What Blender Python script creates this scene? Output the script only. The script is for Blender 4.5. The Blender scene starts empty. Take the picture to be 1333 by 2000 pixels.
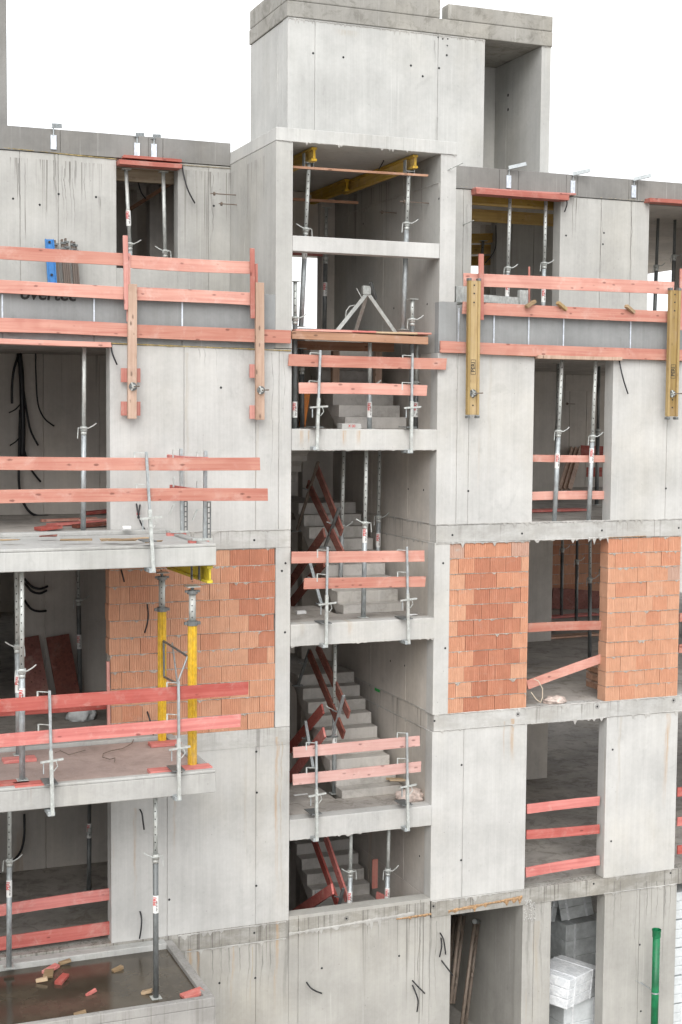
import bpy, math, random
from mathutils import Vector, Matrix
random.seed(11)
R = math.radians
SC = bpy.context.scene
COL = SC.collection

# ------------------------------------------------------------ camera
YAW, PITCH, ROLL, F = R(21.62), R(4.04), R(0.4524), 2778.0
CAM = Vector((0.0, -20.060, 10.771))
fw = Vector((math.sin(YAW)*math.cos(PITCH), math.cos(YAW)*math.cos(PITCH), -math.sin(PITCH)))
r0 = Vector((math.cos(YAW), -math.sin(YAW), 0)); u0 = r0.cross(fw)
rt = r0*math.cos(ROLL)+u0*math.sin(ROLL); up = -r0*math.sin(ROLL)+u0*math.cos(ROLL)
cam = bpy.data.objects.new('camera', bpy.data.cameras.new('camera')); COL.objects.link(cam)
cam.data.sensor_fit = 'VERTICAL'; cam.data.sensor_height = 36; cam.data.lens = F/2000*36
cam.data.clip_end = 2000; cam.data.clip_start = 0.1
cam.matrix_world = Matrix(((rt.x, up.x, -fw.x, CAM.x), (rt.y, up.y, -fw.y, CAM.y), (rt.z, up.z, -fw.z, CAM.z), (0, 0, 0, 1)))
SC.camera = cam

# ------------------------------------------------------------ sky and sun (overcast)
SUN_EL, SUN_AZ = R(38), R(205)     # azimuth measured from +Y clockwise: behind the camera, a little left
w = bpy.data.worlds.new("World"); SC.world = w; w.use_nodes = True
nt = w.node_tree; nt.nodes.clear()
out = nt.nodes.new('ShaderNodeOutputWorld'); bg = nt.nodes.new('ShaderNodeBackground')
sky = nt.nodes.new('ShaderNodeTexSky'); sky.sky_type = 'NISHITA'; sky.sun_disc = False
sky.sun_elevation = SUN_EL; sky.sun_rotation = SUN_AZ; sky.dust_density = 4.0
hs = nt.nodes.new('ShaderNodeHueSaturation'); hs.inputs['Saturation'].default_value = 0.12
tc = nt.nodes.new('ShaderNodeTexCoord'); nz = nt.nodes.new('ShaderNodeTexNoise')
nz.inputs['Scale'].default_value = 2.2; nz.inputs['Detail'].default_value = 5
cr = nt.nodes.new('ShaderNodeValToRGB')
cr.color_ramp.elements[0].position = 0.3; cr.color_ramp.elements[0].color = (7.6, 7.8, 8.1, 1)
cr.color_ramp.elements[1].position = 0.7; cr.color_ramp.elements[1].color = (9.6, 9.7, 9.8, 1)
mx = nt.nodes.new('ShaderNodeMix'); mx.data_type = 'RGBA'; mx.inputs[0].default_value = 0.85
nt.links.new(tc.outputs['Generated'], nz.inputs['Vector']); nt.links.new(nz.outputs['Fac'], cr.inputs['Fac'])
nt.links.new(sky.outputs[0], hs.inputs['Color']); nt.links.new(hs.outputs[0], mx.inputs[6]); nt.links.new(cr.outputs[0], mx.inputs[7])
nt.links.new(mx.outputs[2], bg.inputs['Color']); bg.inputs['Strength'].default_value = 0.12
nt.links.new(bg.outputs[0], out.inputs[0])
sl = bpy.data.lights.new('sun', 'SUN'); sl.energy = 1.5; sl.angle = R(45); sl.color = (1, 0.975, 0.94)
so = bpy.data.objects.new('sun', sl); COL.objects.link(so)
sd = Vector((math.sin(SUN_AZ)*math.cos(SUN_EL), math.cos(SUN_AZ)*math.cos(SUN_EL), math.sin(SUN_EL)))
so.rotation_euler = sd.to_track_quat('Z', 'Y').to_euler()
SC.view_settings.view_transform = 'Standard'; SC.view_settings.look = 'None'
SC.view_settings.gamma = 1; SC.view_settings.use_curve_mapping = False
SC.view_settings.exposure = 0.70
SC.render.engine = 'CYCLES'
SC.cycles.max_bounces = 7; SC.cycles.diffuse_bounces = 5; SC.cycles.glossy_bounces = 2; SC.cycles.use_adaptive_sampling = True; SC.cycles.adaptive_threshold = 0.03
SC.cycles.caustics_reflective = False; SC.cycles.caustics_refractive = False

# ------------------------------------------------------------ measuring helpers: where a sight line of the survey meets a real plane
def ray(px, py): return rt*((px-666.5)/F)-up*((py-1000)/F)+fw
def at(px, py, Y=0.0):
    d = ray(px, py); p = CAM+d*((Y-CAM.y)/d.y); return p
def atz(px, py, Z):
    d = ray(px, py); return CAM+d*((Z-CAM.z)/d.z)
def atx(px, py, X):
    d = ray(px, py); return CAM+d*((X-CAM.x)/d.x)

# ------------------------------------------------------------ materials
class N:
    def __init__(s, name):
        s.m = bpy.data.materials.new(name); s.m.use_nodes = True; s.t = s.m.node_tree
        s.b = s.t.nodes['Principled BSDF']
    def n(s, ty, **k):
        x = s.t.nodes.new(ty)
        for a, v in k.items(): setattr(x, a, v)
        return x
    def l(s, a, b): s.t.links.new(a, b)
    def pos(s, scale, rnd=False):
        g = s.n('ShaderNodeNewGeometry'); mp = s.n('ShaderNodeMapping'); mp.inputs['Scale'].default_value = scale
        s.l(g.outputs['Position'], mp.inputs['Vector'])
        if rnd:
            oi = s.n('ShaderNodeObjectInfo'); mu = s.n('ShaderNodeMath', operation='MULTIPLY'); mu.inputs[1].default_value = 57.0
            s.l(oi.outputs['Random'], mu.inputs[0]); cb = s.n('ShaderNodeCombineXYZ')
            for i in range(3): s.l(mu.outputs[0], cb.inputs[i])
            s.l(cb.outputs[0], mp.inputs['Location'])
        return mp.outputs[0]
    def noise(s, vec, scale=1, detail=4, rough=.55, dist=0):
        x = s.n('ShaderNodeTexNoise'); s.l(vec, x.inputs['Vector'])
        x.inputs['Scale'].default_value = scale; x.inputs['Detail'].default_value = detail
        x.inputs['Roughness'].default_value = rough; x.inputs['Distortion'].default_value = dist
        return x.outputs['Fac']
    def ramp(s, fac, a, b, lo=0., hi=1.):
        x = s.n('ShaderNodeMapRange'); x.interpolation_type = 'SMOOTHSTEP'
        x.inputs['From Min'].default_value = a; x.inputs['From Max'].default_value = b
        x.inputs['To Min'].default_value = lo; x.inputs['To Max'].default_value = hi
        s.l(fac, x.inputs['Value']); return x.outputs[0]
    def math(s, op, a, b=None, c=None):
        x = s.n('ShaderNodeMath', operation=op)
        for i, v in enumerate((a, b, c)):
            if v is None: continue
            if isinstance(v, (int, float)): x.inputs[i].default_value = v
            else: s.l(v, x.inputs[i])
        return x.outputs[0]
    def mix(s, fac, a, b, mode='MIX'):
        x = s.n('ShaderNodeMix', data_type='RGBA', blend_type=mode)
        for i, v in ((0, fac), (6, a), (7, b)):
            if isinstance(v, (int, float)): x.inputs[i].default_value = v
            elif isinstance(v, tuple): x.inputs[i].default_value = (*v, 1)
            else: s.l(v, x.inputs[i])
        return x.outputs[2]
    def grey(s, v):
        x = s.n('ShaderNodeCombineColor')
        for i in range(3): s.l(v, x.inputs[i])
        return x.outputs[0]
    def bump(s, h, strength=.3, dist=.01):
        x = s.n('ShaderNodeBump'); x.inputs['Strength'].default_value = strength; x.inputs['Distance'].default_value = dist
        s.l(h, x.inputs['Height']); s.l(x.outputs[0], s.b.inputs['Normal'])
    def fin(s, col, rough=.8, metal=0.):
        if isinstance(col, tuple): s.b.inputs['Base Color'].default_value = (*col, 1)
        else: s.l(col, s.b.inputs['Base Color'])
        if isinstance(rough, (int, float)): s.b.inputs['Roughness'].default_value = rough
        else: s.l(rough, s.b.inputs['Roughness'])
        s.b.inputs['Metallic'].default_value = metal
        return s.m

def concrete(name, base, drip=.5, mott=.16, rust=.35, blotch=0.0, pores=.4, drip_off=0.0, driplen=1.0, streaks=(), band=0.0, zone=(.40, .56)):
    s = N(name)
    P = s.pos((1, 1, 1))
    n1 = s.noise(P, .9, 7, .6); n2 = s.noise(s.pos((7, 7, .28)), 1, 4, .6); n3 = s.noise(s.pos((38, 38, .7)), 1, 3, .6)
    n4 = s.noise(P, 14, 6, .7)
    v = s.math('ADD', s.ramp(n1, .25, .75, 1-mott, 1+mott*.6), s.ramp(n2, .3, .72, -.045, .03))
    oi = s.n('ShaderNodeObjectInfo'); v = s.math('ADD', v, s.ramp(oi.outputs['Random'], 0, 1, -.045, .035))
    nb = s.noise(s.pos((1, 1, .8)), 2.6, 6, .7, .8); v = s.math('ADD', v, s.ramp(nb, .56, .72, 0, -.10))
    
    v = s.math('ADD', v, s.ramp(n3, .3, .7, -.028, .018))
    v = s.math('ADD', v, s.ramp(n4, .3, .7, -.035, .025))
    col = s.mix(1.0, s.grey(v), base, 'MULTIPLY')
    warm = s.noise(s.pos((.5, .5, .35)), 1, 4, .6)
    col = s.mix(s.ramp(warm, .45, .75, 0, .35), col, s.mix(1.0, col, (1.06, 1.0, .88), 'MULTIPLY'))
    # pores (air holes of the formwork face)
    vo = s.n('ShaderNodeTexVoronoi'); vo.inputs['Scale'].default_value = 9; s.l(s.pos((1, 1, .8)), vo.inputs['Vector'])
    pm = s.math('MULTIPLY', s.ramp(vo.outputs['Distance'], .04, .10, 1, 0), s.ramp(s.noise(P, 1.7, 3), .5, .62))
    col = s.mix(s.math('MULTIPLY', pm, pores), col, (.16, .155, .145))
    # run-down streaks below every slab joint
    g = s.n('ShaderNodeNewGeometry'); sx = s.n('ShaderNodeSeparateXYZ'); s.l(g.outputs['Position'], sx.inputs[0])
    d = s.math('MULTIPLY', s.math('FRACT', s.math('DIVIDE', s.math('SUBTRACT', 30.0+drip_off, sx.outputs[2]), 3.0)), 3.0)
    ln = s.math('MULTIPLY', s.math('POWER', s.ramp(s.noise(s.pos((11, 11, .10)), 1, 4, .7), .42, .78), 1.6), driplen*2.2)
    lnb = s.ramp(s.math('SUBTRACT', ln, d), -.02, .25)
    zone = s.ramp(s.noise(s.pos((.55, .55, .2), False), 1, 2), *zone)
    fine = s.ramp(s.noise(s.pos((34, 34, .25)), 1, 3, .6), .44, .60)
    dm = s.math('MULTIPLY', s.math('MULTIPLY', lnb, zone), s.math('MULTIPLY', fine, drip))
    col = s.mix(dm, col, (.17, .16, .145))
    wh = s.math('MULTIPLY', s.ramp(s.noise(s.pos((22, 22, .5)), 1, 4, .65), .60, .72), .5)
    col = s.mix(wh, col, s.mix(.5, col, (.62, .62, .60)))
    ru = s.math('MULTIPLY', s.ramp(s.noise(s.pos((4.2, 4.2, .16)), 1, 3, .5), .655, .75), s.ramp(s.noise(s.pos((1.1, 1.1, .5)), 1, 2), .5, .62))
    col = s.mix(s.math('MULTIPLY', ru, rust), col, (.36, .22, .10))
    if band:
        bz = s.math('MULTIPLY', s.ramp(d, .24, .34, 1, 0), s.ramp(s.noise(s.pos((2.2, 2.2, 5)), 1, 6, .75), .36, .6))
        col = s.mix(s.math('MULTIPLY', bz, band), col, s.mix(1.0, col, (.62, .60, .56), 'MULTIPLY'))
    if streaks:
        wob = s.ramp(s.noise(s.pos((.1, .1, 1.3)), 1, 4), 0, 1, -.07, .07)
        xw = s.math('ADD', sx.outputs[0], wob); br = s.ramp(s.noise(s.pos((60, 60, 2.0)), 1, 4, .7), .38, .6, .15, 1)
        for (xi, z1, z0, wd, st, kc) in streaks:
            a = s.ramp(s.math('ABSOLUTE', s.math('SUBTRACT', xw, xi)), wd*.15, wd, 1, 0)
            b = s.math('MULTIPLY', s.ramp(sx.outputs[2], z0, z0+(z1-z0)*.75), s.ramp(sx.outputs[2], z1, z1+.02, 1, 0))
            col = s.mix(s.math('MULTIPLY', s.math('MULTIPLY', a, b), s.math('MULTIPLY', br, st)), col, {'r': (.40, .23, .09), 'd': (.12, .115, .105), 'b': (.33, .27, .19)}[kc])
    if blotch:
        bm = s.ramp(s.noise(P, 3.1, 8, .75, .6), .48, .62)
        col = s.mix(s.math('MULTIPLY', bm, blotch), col, s.mix(1.0, col, (.55, .54, .51), 'MULTIPLY'))
    s.bump(s.math('SUBTRACT', s.math('ADD', s.math('MULTIPLY', n4, .6), s.math('MULTIPLY', n3, .5)), s.math('MULTIPLY', pm, 1.5)), .35, .006)
    return s.fin(col, .88)

def wood(name, base, dark, axis='x', var=.25, knots=.8):
    s = N(name)
    sc = {'x': (.8, 22, 22), 'z': (22, 22, .8), 'y': (22, .8, 22)}[axis]
    kc = {'x': (3.6, 8.5, 8.5), 'z': (8.5, 8.5, 3.6), 'y': (8.5, 3.6, 8.5)}[axis]
    n1 = s.noise(s.pos(sc, True), 1, 6, .6, .5); n2 = s.noise(s.pos((1.2, 1.2, 1.2), True), 1, 4)
    col = s.mix(s.ramp(n1, .35, .72), base, dark)
    col = s.mix(s.ramp(n2, .3, .75, 0, .42), col, s.mix(.5, col, tuple(min(1, c*1.5+.12) for c in base)))
    spl = s.noise(s.pos((1, 1, 1), True), 3.4, 7, .72, .4); col = s.mix(s.ramp(spl, .5, .72, 0, .38), col, (.62, .46, .40) if base[0] > .4 else (.4, .3, .24))  # pale cement splashes, also a whitish sheen put into the board colour
    st = s.noise(s.pos((1, 1, 1), True), 1.9, 3, .5); col = s.mix(s.ramp(st, .56, .64, 0, .35), col, dark)
    vo = s.n('ShaderNodeTexVoronoi'); vo.inputs['Scale'].default_value = 1; s.l(s.pos(kc, True), vo.inputs['Vector'])
    kn = s.ramp(s.math('ADD', vo.outputs['Distance'], s.ramp(s.noise(s.pos((30, 30, 30)), 1, 2), 0, 1, -.04, .04)), .07, .17, knots, 0)
    col = s.mix(kn, col, tuple(c*.42 for c in dark))
    oi = s.n('ShaderNodeObjectInfo')
    hv = s.n('ShaderNodeHueSaturation'); s.l(s.ramp(oi.outputs['Random'], 0, 1, 1-var, 1+var*.5), hv.inputs['Value'])
    s.l(s.ramp(oi.outputs['Random'], 0, 1, 1.05, .88), hv.inputs['Saturation']); s.l(col, hv.inputs['Color'])
    s.bump(n1, .25, .004)
    return s.fin(hv.outputs[0], .75)

def plain(name, col, rough=.6, metal=0., var=.12, sc=18):
    s = N(name)
    n = s.noise(s.pos((1, 1, 1), True), sc, 5, .65)
    c = s.mix(s.ramp(n, .3, .72), tuple(x*(1-var*1.6) for x in col), tuple(min(1, x*(1+var)) for x in col))
    s.bump(n, .12, .003)
    return s.fin(c, s.ramp(n, .3, .7, max(.05, rough-.12), min(1, rough+.12)), metal)

def steel(name, col, rough=.5, metal=.55, dirt=.35):
    s = N(name)
    n = s.noise(s.pos((1, 1, .5), True), 26, 5, .7); n2 = s.noise(s.pos((3, 3, 1.4), True), 1, 5, .65)
    c = s.mix(s.ramp(n, .35, .7), tuple(x*.78 for x in col), tuple(min(1, x*1.18) for x in col))
    c = s.mix(s.ramp(n2, .5, .68, 0, dirt), c, (.36, .34, .31))
    return s.fin(c, s.ramp(n, .3, .7, rough-.12, rough+.18), metal)

def brickmat(name, c1, c2, grey=.3):
    s = N(name)
    oi = s.n('ShaderNodeObjectInfo')
    c = s.mix(oi.outputs['Random'], c1, c2)
    n1 = s.noise(s.pos((1, 1, 1)), 6, 6, .7); n2 = s.noise(s.pos((30, 30, 2.5)), 1, 4, .6); n3 = s.noise(s.pos((1.3, 1.3, 3)), 2.2, 5, .65)
    c = s.mix(s.ramp(n1, .3, .75, 0, .35), c, tuple(x*.62 for x in c2))
    c = s.mix(s.ramp(n2, .52, .72, 0, .35), c, tuple(min(1, x*1.3+.05) for x in c1))
    c = s.mix(s.ramp(n3, .58, .74, 0, grey), c, (.40, .36, .32))
    s.bump(s.math('ADD', n1, n2), .3, .004)
    return s.fin(c, .9)

M = {}
def st_(Y, *L):
    return [(at(px, y0, Y).x, at(px, y0, Y).z, at(px, y1, Y).z, wd, st, kc) for px, y0, y1, wd, st, kc in L]
M['con'] = concrete('facade_concrete', (.47, .465, .45), drip=.6, driplen=.55, rust=.5, band=.42, streaks=st_(0, (1001, 1405, 1500, .05, .8, 'r'), (985, 1410, 1500, .02, .4, 'r'), (1304, 1395, 1600, .06, .6, 'r'), (1211, 1400, 1640, .04, .35, 'b'), (541, 1440, 1800, .04, .6, 'r'), (550, 1450, 1840, .02, .6, 'b'), (480, 1490, 1760, .03, .25, 'b'),
    (262, 1580, 1800, .03, .4, 'r'), (340, 1560, 1700, .03, .35, 'r'), (363, 690, 1045, .035, .4, 'b'), (500, 830, 1045, .03, .35, 'b'), (530, 690, 1000, .008, .7, 'd'), (553, 690, 900, .008, .6, 'd'), (388, 682, 712, .01, .7, 'd'), (398, 682, 720, .008, .7, 'd'), (421, 682, 760, .006, .6, 'd'),
    (893, 690, 1020, .008, .5, 'd'), (958, 700, 1030, .04, .2, 'b'), (586, 842, 878, .05, .5, 'r'), (600, 842, 870, .02, .7, 'r'), (670, 842, 876, .05, .7, 'r'), (698, 842, 876, .05, .6, 'r'), (590, 1212, 1255, .06, .4, 'b'), (683, 1212, 1250, .06, .35, 'r'), (1330, 700, 740, .02, .6, 'd')))
M['con_low'] = concrete('streaked_concrete', (.36, .35, .325), drip=1.0, rust=.7, driplen=1.25, band=.7, zone=(.30, .46), streaks=st_(0, (371, 1855, 1990, .05, .7, 'r'), (387, 1860, 1960, .03, .5, 'r'), (455, 1850, 1990, .03, .4, 'r'), (493, 1850, 2000, .02, .7, 'b'), (541, 1790, 1995, .035, .6, 'r'), (560, 1800, 2000, .05, .6, 'd'), (820, 1795, 2000, .02, .8, 'd'),
    (842, 1790, 2000, .03, .5, 'd'), (853, 1800, 1990, .012, .7, 'd'), (1035, 1760, 2000, .05, .5, 'd'), (1050, 1800, 2000, .08, .45, 'b'), (1060, 1760, 2000, .03, .5, 'd'), (1202, 1722, 1840, .012, .8, 'd'), (1214, 1722, 1800, .012, .7, 'd'), (1265, 1722, 1820, .015, .9, 'd'), (1285, 1722, 1815, .012, .9, 'd'), (1300, 1722, 1820, .015, .8, 'd'), (1310, 1722, 1830, .01, .7, 'd'), (415, 1850, 1930, .012, .8, 'd'), (432, 1845, 1975, .012, .7, 'd'), (447, 1845, 1950, .015, .8, 'd'), (468, 1840, 1925, .012, .8, 'd'), (486, 1838, 1985, .012, .7, 'd'), (512, 1836, 1960, .015, .8, 'd'), (528, 1834, 1940, .012, .8, 'd'), (1245, 1722, 1990, .01, .6, 'd')))
M['con_up'] = concrete('upper_storey_concrete', (.40, .395, .375), drip=.95, driplen=1.0, drip_off=-.4, rust=.3, zone=(.36, .5), streaks=st_(2.28, (108, 300, 470, .025, .8, 'd'), (122, 325, 470, .012, .8, 'd'), (127, 330, 480, .012, .7, 'd'), (137, 320, 440, .012, .7, 'd'), (148, 315, 380, .03, .8, 'd'), (143, 350, 470, .015, .8, 'd'), (166, 320, 470, .01, .6, 'd'), (193, 385, 418, .035, .7, 'd'), (37, 320, 500, .012, .7, 'd'), (50, 320, 400, .012, .6, 'd'),
    (415, 340, 560, .015, .6, 'd'), (418, 390, 432, .04, .35, 'd'), (1118, 385, 500, .014, .6, 'd'), (1234, 392, 620, .014, .8, 'd'), (1175, 398, 600, .014, .5, 'd'), (912, 400, 520, .03, .35, 'd')))
M['con_tow'] = concrete('tower_concrete', (.455, .455, .44), drip=.3, mott=.15, rust=.15, streaks=st_(2.6, (850, 80, 130, .02, .5, 'd'), (680, 60, 75, .3, .35, 'b'), (855, 230, 290, .03, .4, 'd')))
M['con_dark'] = concrete('parapet_concrete', (.215, .21, .20), drip=.2, mott=.22, rust=.08, pores=.2)
M['con_pan'] = concrete('panel_concrete', (.255, .262, .262), drip=.1, mott=.18, rust=.05, pores=.2)
M['con_cap'] = concrete('capping_concrete', (.32, .31, .285), drip=.3, mott=.25, rust=.2, blotch=.6)
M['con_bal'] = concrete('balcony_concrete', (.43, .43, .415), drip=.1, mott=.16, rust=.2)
M['con_bal2'] = concrete('balcony_concrete_middle_shaded', (.37, .365, .35), drip=.4, mott=.2, rust=.3, blotch=.15, driplen=.25, drip_off=.0, zone=(.3, .5))  # slightly darker copy of the balcony concrete, shading put into its base
M['con_bal3'] = concrete('balcony_concrete_lowest_shaded', (.31, .30, .285), drip=.5, mott=.22, rust=.3, blotch=.2)  # darkest copy: shading and vignette of the lower left painted into the base
M['con_in'] = concrete('interior_concrete', (.53, .495, .455), drip=.75, mott=.2, driplen=.8)
M['con_floor'] = concrete('floor_concrete', (.42, .39, .36), drip=0, mott=.3, rust=0, blotch=.7)
M['con_ridge'] = concrete('ridge_concrete', (.44, .43, .41), drip=0, mott=.3, rust=.1, blotch=.35, pores=0)
M['con_pink'] = concrete('dusty_floor_concrete', (.40, .31, .28), drip=0, mott=.2, rust=0, blotch=.3)
M['con_rim'] = concrete('rim_concrete', (.40, .40, .385), drip=.1, mott=.2, rust=.1, blotch=.3)
M['con_step'] = concrete('stair_concrete', (.48, .46, .435), drip=.0, mott=.22, rust=.0, blotch=.4)
M['dark'] = plain('near_black_hole_shade', (.02, .02, .022), .8)  # near-black colour paints the shade inside holes; bolts share it
M['pinkx'] = wood('pink_board', (.50, .235, .175), (.41, .14, .10), 'x', .22)
M['redx'] = wood('red_board', (.50, .135, .11), (.38, .068, .055), 'x', .25)
M['lint'] = wood('lintel_board_paint', (.42, .15, .115), (.32, .085, .065), 'x', .15)
M['fadx'] = wood('faded_pink_board', (.50, .29, .255), (.42, .21, .18), 'x', .1)
M['redz'] = wood('red_upright', (.45, .19, .15), (.36, .10, .078), 'z', .2)
M['brnx'] = wood('brown_red_board', (.22, .065, .042), (.13, .032, .022), 'y', .3)
M['brnz'] = wood('pale_brown_upright', (.44, .30, .22), (.31, .19, .13), 'z', .2)
M['scrap'] = wood('scrap_wood', (.38, .27, .15), (.26, .16, .08), 'x', .4)
M['plank'] = wood('raw_plank', (.42, .23, .14), (.27, .13, .075), 'x', .25)
M['gird'] = wood('weathered_girder', (.37, .26, .10), (.27, .17, .06), 'z', .2, .4)
M['beamx'] = wood('yellow_beam', (.48, .31, .07), (.36, .21, .04), 'x', .2, .5)
M['beamy'] = wood('yellow_beam_deep', (.60, .40, .06), (.44, .26, .035), 'y', .2, .5)
M['palebeam'] = wood('pale_beam', (.40, .32, .22), (.28, .20, .13), 'x', .2, .4)
M['yel'] = steel('yellow_paint', (.60, .37, .02), .5, 0.0, .28)
M['yelb'] = steel('yellow_beam_paint', (.58, .46, .03), .5, 0.0, .25)
M['galv'] = steel('galvanised_steel', (.40, .43, .44), .48, .5)
M['galvl'] = steel('light_galvanised_steel', (.50, .52, .50), .5, .35, .5)
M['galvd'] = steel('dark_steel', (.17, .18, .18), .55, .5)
M['iron'] = steel('weathered_iron', (.19, .15, .12), .6, .4, .2)
M['alum'] = steel('aluminium_plate', (.62, .66, .72), .42, .6, .2)
M['blue'] = plain('blue_paint', (.02, .16, .42), .5)
M['brown'] = plain('brown_frame_paint', (.10, .075, .06), .6)
M['black'] = plain('black_cable', (.012, .012, .014), .5)
M['foam'] = plain('yellow_foam', (.54, .42, .19), .85, 0, .25, 30)
M['foamo'] = plain('orange_foam', (.36, .225, .12), .85, 0, .3, 30)
M['foamp'] = plain('pale_foam', (.50, .43, .29), .85, 0, .2, 30)
M['white'] = plain('white_sticker', (.72, .72, .70), .6, 0, .05)
M['redp'] = plain('red_print', (.55, .03, .03), .6)
M['blk'] = plain('black_print', (.02, .02, .02), .7)
M['grn'] = plain('green_pipe', (.004, .15, .055), .45, 0, .25, 5)
M['grnp'] = plain('green_paint_mark', (.02, .42, .08), .6)
M['yelp'] = plain('yellow_sticker', (.75, .65, .05), .6)
M['styro'] = plain('white_styrofoam', (.60, .63, .64), .8, 0, .06, 9)
M['styrog'] = plain('grey_wrapped_insulation', (.56, .58, .58), .6, 0, .15, 5)
M['sack'] = plain('pale_plastic_sack', (.55, .45, .40), .45, 0, .2, 12)
M['paper'] = plain('white_paper', (.72, .72, .71), .8, 0, .08)
M['orange'] = plain('orange_plastic', (.70, .22, .03), .5)
M['bk1'] = brickmat('light_brick', (.54, .30, .195), (.51, .26, .16), .2)
M['bk2'] = brickmat('dark_brick', (.44, .19, .115), (.38, .15, .09), .25)
M['bk3'] = brickmat('mid_brick', (.52, .265, .165), (.49, .225, .135), .3)
M['bk4'] = brickmat('grey_brick', (.42, .31, .25), (.46, .25, .18), .7)
M['mortar'] = plain('brick_mortar', (.40, .36, .32), .9, 0, .25, 40)
M['cablew'] = plain('beige_cable', (.55, .47, .36), .6)
def water():
    s = N('murky_water'); n = s.noise(s.pos((1, 1, 1)), 1.6, 5, .6); n2 = s.noise(s.pos((1, 1, 1)), 9, 3, .5)
    c = s.mix(s.ramp(n, .3, .7), (.042, .034, .024), (.085, .070, .050))
    s.bump(n2, .05, .01); return s.fin(c, .16)
M['water'] = water()
def ground():
    s = N('site_ground'); n = s.noise(s.pos((1, 1, 1)), .35, 8, .7); n2 = s.noise(s.pos((1, 1, 1)), 12, 5, .7)
    c = s.mix(s.ramp(n, .3, .7), (.30, .28, .25), (.42, .40, .37)); c = s.mix(s.ramp(n2, .4, .7, 0, .4), c, (.2, .18, .16))
    s.bump(n2, .4, .02); return s.fin(c, .95)
M['ground'] = ground()
def film():
    s = N('plastic_film'); n = s.noise(s.pos((3, 3, 5)), 2.5, 6, .7, 1.0)
    c = s.mix(s.ramp(n, .35, .7), (.62, .64, .66), (.80, .81, .82)); s.bump(n, .7, .03); return s.fin(c, .25)
M['film'] = film()

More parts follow.
